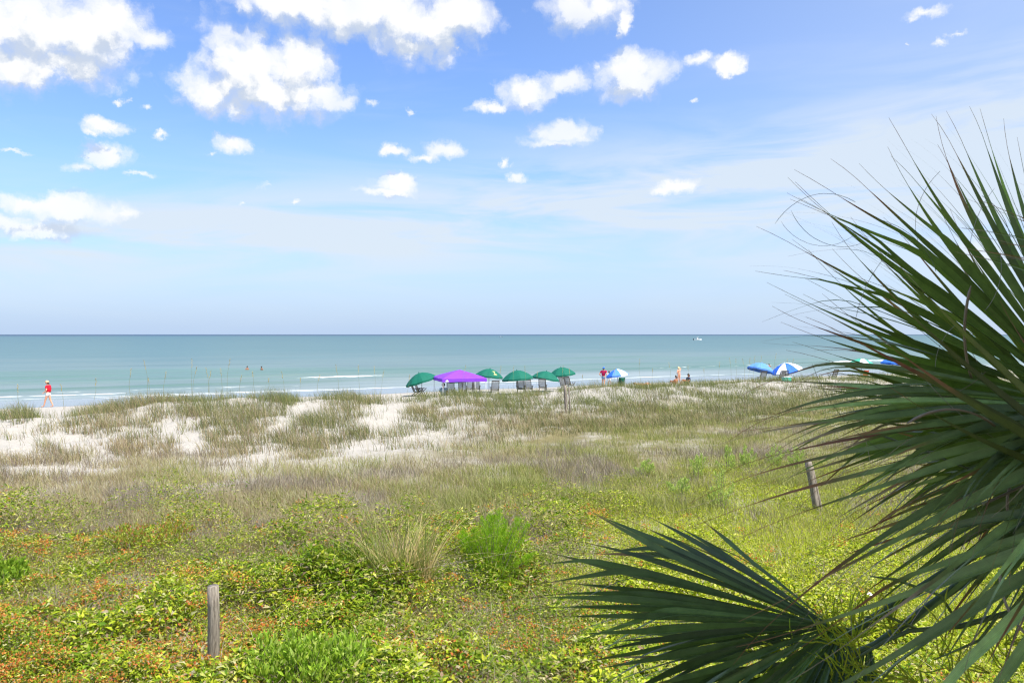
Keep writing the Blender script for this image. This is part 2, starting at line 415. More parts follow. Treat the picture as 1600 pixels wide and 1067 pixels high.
M = {'sand': M_sand(), 'sea': M_sea(), 'leaf': M_leaf('ground_cover_leaf', .6, .35, .12), 'grass': M_leaf('grass_blade', .6, .30, .2),
     'palm': M_leaf('palm_leaf', .36, .28, .6, True, (1.3, 1.4, .6)), 'twig': M_plain('dry_twig', (.24, .19, .15), .9, .25, 20),
     'green_cloth': M_plain('green_canvas', lin(14, 100, 80), .75, .08, 3), 'purple': M_plain('purple_canvas', lin(130, 64, 200), .7, .06, 3),
     'white_metal': M_plain('white_paint', (.78, .78, .78), .4, .05), 'pole': M_plain('pole_metal', (.22, .22, .22), .4, .1),
     'chair_wood': M_plain('grey_chair_wood', (.10, .098, .09), .7, .3, 14), 'sling': M_plain('dark_sling', (.26, .255, .245), .8, .2, 20),
     'blue': M_plain('blue_canvas', lin(52, 110, 205), .75, .06, 3), 'lblue': M_plain('pale_blue_canvas', lin(92, 142, 215), .75, .06, 3),
     'white': M_plain('white_canvas', (.78, .79, .80), .8, .05, 3), 'teal': M_plain('teal_canvas', lin(70, 165, 140), .75, .06, 3),
     'cream': M_plain('cream_print', lin(165, 175, 120), .8, .1), 'skin': M_plain('skin', lin(214, 158, 128), .55, .08, 12), 'skin2': M_plain('tanned_skin', lin(176, 118, 88), .55, .08, 12),
     'red': M_plain('red_cotton', lin(196, 24, 46), .85, .1), 'maroon': M_plain('maroon_cotton', lin(160, 20, 70), .85, .1), 'denim': M_plain('pale_denim', lin(120, 150, 185), .85, .15),
     'shorts': M_plain('white_cotton', (.75, .75, .78), .85, .05), 'navy': M_plain('navy_cotton', lin(40, 50, 85), .85, .1), 'black': M_plain('black_cloth', (.02, .02, .025), .8, .1),
     'cap': M_plain('tan_cap', lin(205, 172, 135), .85, .1), 'hair': M_plain('brown_hair', (.05, .035, .025), .6, .2), 'hair2': M_plain('blond_hair', lin(215, 190, 140), .6, .2),
     'towel': M_plain('pale_towel', lin(205, 210, 205), .9, .1), 'seatblue': M_plain('grey_blue_cotton', lin(130, 160, 172), .9, .1), 'aqua': M_plain('aqua_plastic', lin(70, 190, 170), .4, .05),
     'orange': M_plain('coral_cloth', lin(225, 105, 80), .8, .1)}
def M_wood():
    m, nt, b = mat_base('weathered_post')
    tc = nt.nodes.new('ShaderNodeTexCoord'); mp = nt.nodes.new('ShaderNodeMapping'); nt.links.new(tc.outputs['Object'], mp.inputs[0]); mp.inputs['Scale'].default_value = (14, 14, 1.4)
    n = noise(nt, mp.outputs[0], 2.5, 6, .65, .6); n2 = noise(nt, tc.outputs['Object'], 3, 4, .6)
    c = mixc(nt, mapr(nt, n, .3, .7), (.10, .082, .062), (.36, .31, .25))
    c = mixc(nt, mapr(nt, n2, .55, .75, 0, .5), c, (.20, .20, .15))
    nt.links.new(c, b.inputs['Base Color']); b.inputs['Roughness'].default_value = .9
    bp = nd(nt, 'ShaderNodeBump', ins={'Height': n, 'Strength': .7, 'Distance': .01}); nt.links.new(bp.outputs[0], b.inputs['Normal'])
    return m
M['wood'] = M_wood()

# ------------------------------------------------------------------ ground and sea
def grid(S, T, zf):
    ss, tt = np.meshgrid(S, T, indexing='ij'); x, y = to_xy(ss, tt)
    V = np.stack([x, y, zf(x, y, ss, tt)], -1).reshape(-1, 3)
    n, k = len(S), len(T); i, j = np.meshgrid(np.arange(n-1), np.arange(k-1), indexing='ij')
    a = (i*k+j).ravel(); F = np.stack([a, a+k, a+k+1, a+1], -1)   # s,t is left-handed: this order points the faces up
    return V, F[:, ::-1] if False else F
S = np.concatenate([np.arange(-300, -10, 30), np.arange(-10, 24, .8), np.arange(24, 56, .28), np.arange(56, 76, .6), np.arange(76, 130, 6)])
T = np.concatenate([np.arange(-600, -60, 30), np.arange(-60, -22, 1.2), np.arange(-22, 70, .32), np.arange(70, 130, 1.6), np.arange(130, 1600, 50)])
V, F = grid(S, T, lambda x, y, s, t: hgt(x, y))
o = np_mesh('sand', V, F, M['sand'], smooth=True); tag(o, 'white dune sand sloping down to the wet beach', kind='structure')
n0 = o.data.polygons[len(o.data.polygons)//2].normal.z
if n0 < 0: o.data.flip_normals()

def swells(s, t):
    z = 0*s; foam = 0*s
    for (s0, a, w, t0, tw, fo, sd) in ((76.0, .10, 1.1, 5, 60, .58, 1), (80.5, .16, 1.6, -15, 45, .52, 2), (86, .20, 1.6, 10, 60, .30, 3), (95, .26, 2.0, 60, 55, .55, 4), (101, .36, 2.4, 5, 42, .1, 5), (112, .22, 3.0, 40, 70, .12, 6), (128, .16, 3.5, -20, 60, .0, 7), (100, .34, 2.6, 140, 18, 1.2, 8), (145, .15, 4, 80, 90, .0, 9)):
        c = s0+(fbm(t/28, t*0, sd*5, 3)-.5)*5
        env = np.exp(-((t-t0)/tw)**4)*(0.35+.9*vnoise(t/15, t*0+sd, sd*9))
        x = (s-c)/w; prof = np.where(x < 0, np.exp(-(x*1.9)**2), np.exp(-(x*.8)**2))
        z = z+a*env*prof
        foam = np.maximum(foam, fo*env*np.exp(-((s-c+.35*w)/(.42*w))**2))
    # swash line where the water thins out on the sand
    c = 72.6+(fbm(t/14, t*0, 77, 3)-.5)*3.0
    foam = np.maximum(foam, .78*np.exp(-((s-c)/.38)**2)*(.5+vnoise(t/9, t*0, 5)))
    c = 75.2+(fbm(t/20, t*0, 87, 3)-.5)*3.0
    foam = np.maximum(foam, .66*np.exp(-((s-c)/.30)**2)*(.4+1.0*vnoise(t/16, t*0, 6)))
    return z, foam
S = np.concatenate([np.arange(66, 105, .28), np.arange(105, 150, 1.0), np.geomspace(150, 60000, 40)])
T = np.concatenate([-np.geomspace(60000, 80, 24), np.arange(-70, 190, 1.3), np.geomspace(195, 60000, 24)])
V, F = grid(S, T, lambda x, y, s, t: swells(s, t)[0]+0.0)
sea = np_mesh('sea', V, F, M['sea'], smooth=True); tag(sea, 'calm turquoise sea with low breaking waves', kind='structure')
ss, tt = to_st(V[:, 0], V[:, 1]); fo = swells(ss, tt)[1].astype(np.float32)
a = sea.data.attributes.new('foam', 'FLOAT', 'POINT'); a.data.foreach_set('value', fo)
if sea.data.polygons[0].normal.z < 0: sea.data.flip_normals()

# ------------------------------------------------------------------ vegetation
def scatter(n, d0, d1, power=1.0, umax=.74):
    """points on the ground, denser near the camera (constant in log depth for power 1)"""
    q = rng.random(n)
    if power == 1.0: y = d0*(d1/d0)**q
    else:
        e = 1-power; y = (d0**e+(d1**e-d0**e)*q)**(1/e)
    x = (rng.random(n)*2-1)*umax*y
    z = hgt(x, y)
    px, py = project(x, y, z)
    return x, y, z, px, py
def ell(px, py, lst):
    r = np.zeros_like(px)
    for (cx, cy, rx, ry) in lst: r = np.maximum(r, 1-np.sqrt(((px-cx)/rx)**2+((py-cy)/ry)**2))
    return np.clip(r, 0, 1)
def unit(v): return v/np.maximum(np.linalg.norm(v, axis=-1, keepdims=True), 1e-9)
def leaves(P, D, N, L, W, col, droop=.25, fold=.25):
    n = len(P); D = unit(D); Sd = unit(np.cross(D, N)); N = np.cross(Sd, D)
    L = L[:, None]; W = W[:, None]
    mid = P+D*L*.45+N*L*droop*.35
    ml = mid-Sd*W*.5+N*W*fold; mr = mid+Sd*W*.5+N*W*fold
    tip = P+D*L-N*L*droop*.6
    V = np.stack([P, ml, mid, mr, tip], 1).reshape(-1, 3)
    b = (np.arange(n)*5)[:, None, None]
    F = (np.array([[0, 2, 1], [0, 3, 2], [1, 2, 4], [2, 3, 4]])[None]+b).reshape(-1, 3)
    return V, F, np.repeat(col, 5, axis=0)
def leaves2(P, D, N, L, W, col, fold=.25):
    """the same leaf with two faces, for the ones farther off"""
    n = len(P); D = unit(D); Sd = unit(np.cross(D, N)); N = np.cross(Sd, D); L = L[:, None]; W = W[:, None]
    mid = P+D*L*.45; V = np.stack([P, mid-Sd*W*.5+N*W*fold, P+D*L-N*L*.15, mid+Sd*W*.5+N*W*fold], 1).reshape(-1, 3)
    F = (np.array([[0, 2, 1], [0, 3, 2]])[None]+(np.arange(n)*4)[:, None, None]).reshape(-1, 3)
    return V, F, np.repeat(col, 4, axis=0)
def blades(P, H, lean, W, col, tipcol=None, levels=3):
    """upright tapering blades: lean (n,2) is the horizontal reach at the tip"""
    n = len(P); ang = rng.random(n)*math.pi; sd = np.stack([np.cos(ang), np.sin(ang), 0*ang], -1)*.5
    Vs = []; Cs = []; tipcol = col if tipcol is None else tipcol
    ts = np.linspace(0, 1, levels)
    for i, t in enumerate(ts):
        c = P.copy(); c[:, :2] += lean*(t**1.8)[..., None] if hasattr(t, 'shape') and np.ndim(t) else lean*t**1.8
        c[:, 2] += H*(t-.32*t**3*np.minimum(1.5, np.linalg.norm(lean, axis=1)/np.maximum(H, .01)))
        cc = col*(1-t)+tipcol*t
        if i < levels-1:
            w = (W*(1-.75*t**1.5))[:, None]
            Vs += [c-sd*w, c+sd*w]; Cs += [cc, cc]
        else: Vs.append(c); Cs.append(cc)
    k = len(Vs); V = np.stack(Vs, 1).reshape(-1, 3); C = np.stack(Cs, 1).reshape(-1, 3)
    f = []
    for i in range(levels-2): f += [[2*i, 2*i+1, 2*i+3], [2*i, 2*i+3, 2*i+2]]
    f.append([2*(levels-2), 2*(levels-2)+1, k-1])
    F = (np.array(f)[None]+(np.arange(n)*k)[:, None, None]).reshape(-1, 3)
    return V, F, C
def join(parts):
    V = []; F = []; C = []; n = 0
    for v, f, c in parts: V.append(v); F.append(f+n); C.append(c); n += len(v)
    return np.concatenate(V), np.concatenate(F), np.concatenate(C)
def pal(cols, n, w=None, jit=.18):
    cols = np.array(cols, float); i = rng.choice(len(cols), n, p=w)
    return cols[i]*(1+(rng.random((n, 1))-.5)*2*jit)*(1+(rng.random((n, 3))-.5)*.12)

SANDY = [(560,700,110,14),(670,690,90,15),(905,686,70,9),(90,735,110,12),(400,716,75,14),(265,665,32,34),(450,670,55,24),(500,640,60,18),(600,640,60,34),(590,665,60,20),(735,634,40,14),(760,672,30,10),
         (20,670,70,30),(95,655,80,22),(110,690,60,22),(30,705,60,22),(300,690,40,26),(1040,612,60,12),(930,622,35,10),(1185,618,40,12),(870,855,70,9),(410,880,40,14),(620,620,40,14),(330,630,30,12),(700,660,40,14)]
CLUMP = [(205,640,75,38),(330,645,60,26),(370,660,60,34),(520,665,60,40),(545,630,60,22),(470,690,45,26),(670,645,45,24),(760,625,70,18),(810,645,110,34),(690,655,45,20),(920,650,90,40),(1000,620,60,22),(1110,612,50,18),(1160,610,60,22),(430,632,45,20),(30,650,30,18),(145,665,50,26),(1250,610,50,20),(350,700,60,18),(230,700,70,20)]

def build_dune_grass():
    x, y, z, px, py = scatter(430000, 22, 82, 1.0, .70)
    s, t = to_st(x, y)
    nz = fbm(x/2.3, y/2.3, 41, 4); nf = fbm(x/.7, y/.7, 43, 3)
    band = sstep(26, 31, s)*(1-sstep(47.5, 51.5, s))
    p = sstep(.38, .56, nz)*.75+ell(px, py, [(a, b, c*1.15, d*1.15) for a, b, c, d in CLUMP])*1.8-ell(px, py, SANDY)*1.05
    p += sstep(880, 980, px)*.60+np.exp(-((s-45)/2.2)**2)*.35
    p = np.clip(p, 0.02, 1)*band*sstep(.30, .55, nf)
    k = rng.random(len(x)) < p
    x, y, z, px, py, s = [v[k] for v in (x, y, z, px, py, s)]; n = len(x)
    green = np.clip(.62-(py-655)/140+(fbm(x/3, y/3, 47, 3)-.5)*1.2, 0, 1)
    g = pal([(.16,.175,.06), (.125,.15,.06), (.20,.21,.075), (.10,.12,.055)], n)
    b = pal([(.26,.20,.13), (.32,.26,.155), (.36,.31,.17), (.20,.15,.105)], n)
    pick = (rng.random(n) < green)[:, None]; col = np.where(pick, g, b)
    H = (.28+.42*rng.random(n)*(.6+.8*green))*(.62+.6*fbm(x/1.3, y/1.3, 49, 3)+.55*ell(px, py, CLUMP)*sstep(705, 660, py)*(1-sstep(640, 700, px)))
    wind = np.array([[-.12, .03]])
    lean = (rng.normal(0, .17, (n, 2))+wind)*H[:, None]*2
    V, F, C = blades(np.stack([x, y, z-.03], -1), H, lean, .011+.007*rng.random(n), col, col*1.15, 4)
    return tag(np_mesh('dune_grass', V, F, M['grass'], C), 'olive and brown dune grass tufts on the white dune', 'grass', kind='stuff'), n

def build_meadow():
    x, y, z, px, py = scatter(430000, 12.5, 52, 1.0, .72)
    s, t = to_st(x, y)
    nz = fbm(x/1.6, y/1.6, 51, 4); nb = fbm(x/3.5, y/3.5, 53, 3)
    line = 775+45*np.sin(px/190.)+(nb-.5)*90+np.clip((px-900)/400, 0, 1)*-60
    p = sstep(690, 735, py+(nb-.5)*50+np.clip((px-850)/150, 0, 1)*110)*(1-.93*sstep(-20, 60, py-line-45))
    p = p*(.35+.75*sstep(.34, .6, nz))-ell(px, py, SANDY)*1.5
    k = rng.random(len(x)) < np.clip(p, 0.0, 1)
    x, y, z, px, py = [v[k] for v in (x, y, z, px, py)]; n = len(x)
    mixg = np.clip((px-500)/900+(fbm(x/2.5, y/2.5, 57, 3)-.5)*1.6+.32, 0, 1)
    dry = pal([(.37,.32,.19), (.31,.26,.15), (.42,.38,.25), (.26,.20,.14), (.33,.31,.15)], n)
    grn = pal([(.25,.27,.08), (.19,.23,.065), (.30,.31,.10), (.33,.33,.13)], n)
    grey = pal([(.27,.225,.185), (.20,.165,.14), (.33,.29,.25)], n)
    col = np.where((rng.random(n) < mixg)[:, None], grn, dry)
    gp = sstep(.54, .66, fbm(x/1.9, y/1.9, 59, 4))
    col = np.where((rng.random(n) < gp*.85)[:, None], grey, col)
    H = .16+.26*rng.random(n)+.12*sstep(.5, .7, fbm(x/2.2, y/2.2, 61, 3))
    lean = rng.normal(0, .42, (n, 2))*H[:, None]+np.array([[-.04, 0]])
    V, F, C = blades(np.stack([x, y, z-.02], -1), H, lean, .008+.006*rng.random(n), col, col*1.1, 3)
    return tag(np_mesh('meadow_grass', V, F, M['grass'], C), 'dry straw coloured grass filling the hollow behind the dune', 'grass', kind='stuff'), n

def canopy(x, y):
    return .12+2.0*np.clip(fbm(x/1.35, y/1.35, 71, 4)-.40, 0, .5)+.35*np.clip(fbm(x/4, y/4, 73, 2)-.45, 0, 1)
def cover_mask(x, y, px, py):
    nb = fbm(x/2.2, y/2.2, 81, 4)
    top = np.interp(px, [-200, 0, 120, 300, 480, 620, 800, 950, 1050, 1300, 1800], [862, 856, 838, 830, 826, 842, 822, 785, 750, 722, 700])
    m = sstep(-35, 30, py-top+(nb-.5)*150)
    bare = sstep(.58, .72, fbm(x/1.4, y/1.4, 83, 4))
    return m*(1-.42*bare*(1-.6*np.clip((px-880)/160, 0, 1)))*(1-.8*ell(px, py, [(870,855,80,12),(410,880,50,18),(400,940,25,20),(1310,930,60,30),(600,1050,30,14)]))
def build_cover():
    x, y, z, px, py = scatter(520000, 7.6, 27, 1.45, .69)
    p = cover_mask(x, y, px, py)
    k = rng.random(len(x)) < p
    x, y, z, px, py = [v[k] for v in (x, y, z, px, py)]; n = len(x)
    right = np.clip((px-880)/160, 0, 1)*np.clip((1.1-(py-900)/400), 0, 1)
    c = canopy(x, y)*(1-.60*right)
    h = c*(1-rng.random(n)**1.6*.75)
    ph = rng.random(n)*2*math.pi; el = rng.normal(.15, .45, n)
    D = np.stack([np.cos(ph)*np.cos(el), np.sin(ph)*np.cos(el), np.sin(el)], -1)
    N = unit(rng.normal(0, .55, (n, 3))+np.array([0, -.1, 1.0]))
    sz = fbm(x/1.1, y/1.1, 91, 3)
    L = (.060+.080*rng.random(n)*sstep(.3, .62, sz))*(1-.25*right)*np.clip(1.15-(y-10)/16*.65, .5, 1.1); W = L*(.24+.18*rng.random(n)+.16*right)
    sp = fbm(x/1.3, y/1.3, 93, 4); sq = fbm(x/.8, y/.8, 95, 4)
    lime = pal([(.40,.47,.025), (.48,.52,.045), (.34,.41,.022), (.58,.59,.15), (.28,.35,.02)], n)
    olive = pal([(.34,.36,.055), (.28,.32,.05), (.42,.41,.10), (.37,.32,.15)], n)
    lime = np.where((rng.random(n) < np.clip((y-12)/7, 0, .85)*(1-right))[:, None], olive, lime)
    green = pal([(.15,.25,.018), (.21,.32,.02), (.27,.36,.026), (.10,.18,.014), (.19,.24,.03)], n)
    pale = pal([(.44,.43,.17), (.50,.47,.24), (.38,.40,.10)], n)
    rust = pal([(.50,.16,.04), (.56,.22,.055), (.38,.12,.04), (.48,.26,.06)], n)
    tan = pal([(.36,.28,.17), (.28,.215,.13), (.42,.35,.24)], n)
    u = rng.random(n)
    col = np.where((u < .20+(.26+.34*sstep(.46, .62, sp))*(1-right))[:, None], green, lime)
    u = rng.random(n); col = np.where((u < .12)[:, None], pale, col)
    rp = sstep(.54, .66, sq)*np.interp(px, [-200, 250, 500, 800, 950, 1100], [.66, .52, .26, .24, .10, .03])*sstep(800, 850, py)*sstep(.25*c, .8*c, h)
    isr = rng.random(n) < rp*.8
    col = np.where(isr[:, None], rust, col); L = np.where(isr, L*.55, L); W = np.where(isr, L*.7, W)
    col = np.where((rng.random(n) < .07*(1-.8*right))[:, None], tan, col)
    P = np.stack([x, y, z+h], -1); a = y < 12.5; b = ~a
    V, F, C = join([leaves(P[a], D[a], N[a], L[a], W[a], col[a], .3, .2), leaves2(P[b], D[b], N[b], L[b], W[b], col[b])])
    o1 = tag(np_mesh('ground_cover', V, F, M['leaf'], C), 'yellow green leafy ground cover with orange flower heads', 'ground cover', kind='stuff')
    return o1, n

def build_flowers():
    """small orange flower heads sitting in patches on top of the ground cover"""
    x, y, z, px, py = scatter(5000, 7.6, 22, 1.2, .72)
    w = np.interp(px, [-200, 250, 480, 800, 950, 1100], [1, .9, .55, .5, .25, .06])*sstep(795, 850, py)*sstep(.47, .60, fbm(x/1.0, y/1.0, 97, 4))*cover_mask(x, y, px, py)
    k = rng.random(len(x)) < w; x, y, z = x[k], y[k], z[k]; m = 26
    c = canopy(x, y); P = np.repeat(np.stack([x, y, z+c*.97+.03], -1), m, axis=0); n = len(P)
    P = P+rng.normal(0, 1, (n, 3))*np.array([.075, .075, .03]); D = unit(rng.normal(0, 1, (n, 3))+np.array([0, 0, .6]))
    col = pal([(.58,.19,.045), (.62,.27,.06), (.48,.13,.04), (.55,.33,.09)], n)
    L = .022+.022*rng.random(n); V, F, C = leaves(P, D, unit(rng.normal(0, .6, (n, 3))+np.array([0, 0, 1.])), L, L*.7, col, .2, .2)
    return tag(np_mesh('orange_flowers', V, F, M['leaf'], C), 'orange red flower heads scattered over the green ground cover', 'flowers', kind='stuff'), n

def build_dry_stems():
    x, y, z, px, py = scatter(95000, 8, 30, 1.3, .70)
    nz = fbm(x/1.5, y/1.5, 103, 4); p = sstep(.44, .62, nz)*sstep(730, 790, py)*.7*(1-.75*np.clip((px-880)/160, 0, 1)*sstep(760, 800, py))
    k = rng.random(len(x)) < p*.8
    x, y, z, px, py = [v[k] for v in (x, y, z, px, py)]; n = len(x)
    H = .14+.50*rng.random(n)**1.5
    col = pal([(.33,.28,.22), (.25,.195,.15), (.46,.41,.32), (.36,.29,.16), (.20,.155,.12), (.30,.34,.07), (.34,.17,.09)], n)
    lean = rng.normal(0, .8, (n, 2))*H[:, None]
    V, F, C = blades(np.stack([x, y, z+rng.random(n)*.06], -1), H, lean, .005+.004*rng.random(n), col, col, 4)
    return tag(np_mesh('dry_stems', V, F, M['grass'], C), 'dead grey and tan stems tangled through the ground cover', 'dry stems', kind='stuff'), n

def build_low_grass():
    """short blades growing through the lime carpet on the right and among the leaves"""
    x, y, z, px, py = scatter(270000, 8, 26, 1.25, .69)
    p = cover_mask(x, y, px, py)*(.25+.75*np.clip((px-860)/160, 0, 1))
    k = rng.random(len(x)) < p*.8
    x, y, z, px, py = [v[k] for v in (x, y, z, px, py)]; n = len(x)
    H = .09+.15*rng.random(n)
    col = pal([(.48,.54,.028), (.42,.49,.025), (.60,.62,.10), (.32,.40,.022)], n)
    lean = rng.normal(0, .5, (n, 2))*H[:, None]
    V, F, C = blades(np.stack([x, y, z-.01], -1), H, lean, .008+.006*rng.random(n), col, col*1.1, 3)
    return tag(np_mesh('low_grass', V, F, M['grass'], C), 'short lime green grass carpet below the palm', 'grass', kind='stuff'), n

def build_sea_oats():
    b = MB(); R2 = random.Random(5)
    spots = [(225,545),(205,575),(28,600),(232,590),(300,560),(308,572),(322,560),(330,578),(345,575),(360,560),(378,585),(395,580),(525,560),(560,570),(585,572),(600,578),(728,565),(783,560),(803,560),(820,566),(840,580),(880,556),(890,575),(1000,560),(1045,566),(1075,570),(1140,556),(1150,560),(1172,545),(1180,555),(1190,552),(1213,537),(1240,560),(95,600),(150,590),(260,580),(440,580),(470,590),(640,585),(910,585),(960,575),(1020,575),(1100,575),(1125,565),(1160,560),(1230,560),(500,585),(420,590)]
    for (px, py) in spots:
        d = 44/(CA-SA*(px-800)/FPX)*(.93+.10*R2.random()); top = at(px, py, d); base = Vector((top.x+R2.uniform(-.25, .25), top.y+R2.uniform(-.1, .1), 0)); base.z = float(hgt(base.x, base.y))-.05
        top.z = min(top.z, base.z+2.3)
        col = (.30, .29, .13)
        mid = base.lerp(top, .6)+Vector((R2.uniform(-.12, .12), 0, .08))
        b.tube([base, base.lerp(mid, .5)+Vector((0, 0, .03)), mid, top], [.008, .007, .006, .004], 4, False, col)
        for k in range(9):   # drooping spikelets
            p = mid.lerp(top, .50+.5*k/8); a = R2.uniform(0, 6.28); q = p+Vector((math.cos(a)*.035-.015, math.sin(a)*.03, -.05))
            b.tube([p, p.lerp(q, .5), q], [.006, .018, .003], 4, False, (.52, .46, .26))
    return tag(b.build('sea_oats', M['grass']), 'tall thin sea oat stalks with pale seed heads on the dune crest', 'sea oats', kind='stuff')
for fnc in (build_dune_grass, build_meadow, build_cover, build_flowers, build_dry_stems, build_low_grass):
    o, n = fnc(); print(o.name, n, len(o.data.polygons))
build_sea_oats()

# ------------------------------------------------------------------ single plants
def grass_clump(name, label, base, H, spread, nb, cols, tips, seed):
    r = np.random.default_rng(seed); root = empty(name, base); tag(root, label, 'grass clump')
    for nm, k, hs, cset, tset, sp in (('green_blades', int(nb*.45), 1.0, cols, cols, .8), ('dry_blades', nb-int(nb*.45), .92, tips, tips, 1.25)):
        a = r.random(k)*6.283; rad = np.sqrt(r.random(k))*spread*.34
        P = np.stack([np.cos(a)*rad, np.sin(a)*rad*.7, -.05+0*a], -1)
        hh = H*hs*(.45+.6*r.random(k)); ln = (r.normal(0, .30, (k, 2))*sp+np.stack([np.cos(a), np.sin(a)], -1)*.25)*hh[:, None]
        V, F, C = blades(P, hh, ln, .010+.010*r.random(k), pal(cset, k), pal(tset, k), 7)
        np_mesh(nm, V, F, M['grass'], C, root)
    return root
gb = ground(628, 928)
grass_clump('tall_grass_clump', 'tall arching clump of straw and green grass left of the feathery shrub', gb, 1.85, 1.6, 460,
            [(.24,.28,.07), (.18,.24,.06), (.30,.33,.10)], [(.54,.43,.20), (.60,.50,.28), (.46,.32,.16), (.50,.43,.18)], 3)

def feathery(name, label, base, H, Wd, seed, cols, cat='shrub', nst=16, per=360, L=.055, W=.006, group=None):
    r = np.random.default_rng(seed); rr = random.Random(seed)
    root = empty(name, base); tag(root, label, cat, group); P = []; D = []
    for k in range(nst):
        a = rr.uniform(0, 6.28); rad = math.sqrt(rr.random()); hh = H*(1.02-.45*rad*rr.random()-.25*rad)
        b0 = Vector((math.cos(a)*.08*rad, math.sin(a)*.08*rad, -.05)); top = Vector((math.cos(a)*Wd*.5*rad, math.sin(a)*Wd*.42*rad, hh))
        mid = b0.lerp(top, .5)+Vector((0, 0, hh*.10)); m = MB(); m.tube([b0, mid, top], [.010, .007, .002], 5, False); m.build('stem', M['twig'], root)
        t = r.random(per)**.75*.92+.08; q = np.array(b0)[None]*((1-t)**2)[:, None]+np.array(mid)[None]*(2*t*(1-t))[:, None]+np.array(top)[None]*(t**2)[:, None]
        off = r.normal(0, 1, (per, 3))*(Wd*.11*(1.1-t))[:, None]; off[:, 2] = np.abs(off[:, 2])*.5
        P.append(q+off); d = off*2.5/Wd+r.normal(0, .30, (per, 3))+np.array([0, 0, .75]); D.append(d)
    P = np.concatenate(P); D = unit(np.concatenate(D)); n = len(P)
    V, F, C = leaves(P, D, unit(r.normal(0, 1, (n, 3))), L*(.6+.8*r.random(n)), W*(.7+.6*r.random(n)), pal(cols, n), .1, .1)
    np_mesh('foliage', V, F, M['leaf'], C, root)
    return root
feathery('feathery_shrub', 'bright green feathery rounded shrub right of the tall straw grass', ground(768, 918), 1.45, 1.5, 11,
         [(.22,.42,.018), (.28,.46,.025), (.16,.33,.015), (.34,.48,.04)], nst=26, per=520, L=.075, W=.007)
feathery('leafy_bush', 'fresh green leafy bush at the bottom edge right of the near post', ground(478, 1085), .70, 2.1, 12,
         [(.27,.42,.035), (.34,.48,.06), (.20,.33,.03), (.42,.52,.12)], nst=34, per=120, L=.095, W=.032)
feathery('leafy_bush', 'green leafy bush at the left edge of the picture', ground(2, 925), .62, 1.0, 13,
         [(.24,.38,.035), (.31,.44,.05), (.18,.30,.03)], nst=18, per=110, L=.085, W=.032)
feathery('low_shrub', 'dark green low shrub behind the orange flowers, far left of the tall grass', ground(225, 868), .70, 2.2, 14,
         [(.20,.27,.03), (.27,.32,.04), (.33,.36,.05), (.42,.20,.07)], nst=26, per=110, L=.06, W=.026)
feathery('low_shrub', 'dark green low shrub touching the left side of the tall straw grass', ground(515, 912), .72, 2.1, 15,
         [(.11,.20,.018), (.17,.26,.022), (.24,.30,.03)], nst=26, per=150, L=.06, W=.03)
for i, (px, py, h) in enumerate([(1128,795,1.05),(1090,748,.8),(1135,738,.85),(1168,735,.9),(1210,732,.85),(1245,735,.8),(1060,775,.6),(1010,742,.5)]):
    feathery('leafy_weed', ['tallest pale green weed, in front of the row left of the leaning post', 'leftmost pale green weed of the row left of the leaning post', 'second weed from the left in the pale row left of the leaning post',
              'middle weed of the pale row left of the leaning post', 'second weed from the right in the pale row left of the leaning post', 'pale green weed nearest the leaning post',
              'short green weed low on the left of the pale weeds', 'small green weed farthest left of the pale weeds'][i],
             ground(px, py), h, .75, 30+i, [(.42,.54,.15), (.50,.60,.18), (.34,.46,.12)], 'weed', 9, 90, .08, .018, 'weeds near the leaning post')

# ------------------------------------------------------------------ posts
def post(base, top, r, name='part'):
    pts = [Vector(base).lerp(Vector(top), k/6) for k in range(7)]; b = MB(); rr = random.Random(int(r*9999))
    b.tube([p+Vector((rr.uniform(-.004, .004), rr.uniform(-.004, .004), 0)) for p in pts], [r*rr.uniform(.95, 1.05) for _ in pts], 12)
    return b
def wooden_post(label, px, pyb, pyt, r, lean=0.0, tw=None):
    g = ground(px+lean, pyb); d = g.y; top = at(px, pyt, d)
    root = empty('wooden_post', g); tag(root, label, 'post', 'old fence posts in the dunes')
    post((0, 0, -.3), top-g, r).build('timber', M['wood'], root, True)
    if tw:
        post((tw+.03, .05, -.3), top-g+Vector((tw, .05, -.14)), r*.55).build('batten', M['wood'], root, True)
    return g, top
g1, t1 = wooden_post('thick weathered grey post standing in orange flowered ground cover', 333, 1058, 915, .075, 1)
g2, t2 = wooden_post('leaning grey post with a thin batten beside the palm', 1262, 800, 718, .082, 18, .11)
g3, t3 = wooden_post('short weathered post on the dune crest below the green umbrellas', 883, 645, 602, .080, 2, .20)
def wire(a, b, sag, label):
    w = MB(); n = 14
    w.tube([a.lerp(b, k/n)-Vector((0, 0, sag*4*(k/n)*(1-k/n))) for k in range(n+1)], .0022, 4, False)
    tag(w.build('fence_wire', M['twig']), label, 'wire')
wire(t1-Vector((0, 0, .15)), t2-Vector((0, 0, .12)), .42, 'thin slack wire strung from the near post towards the leaning post')

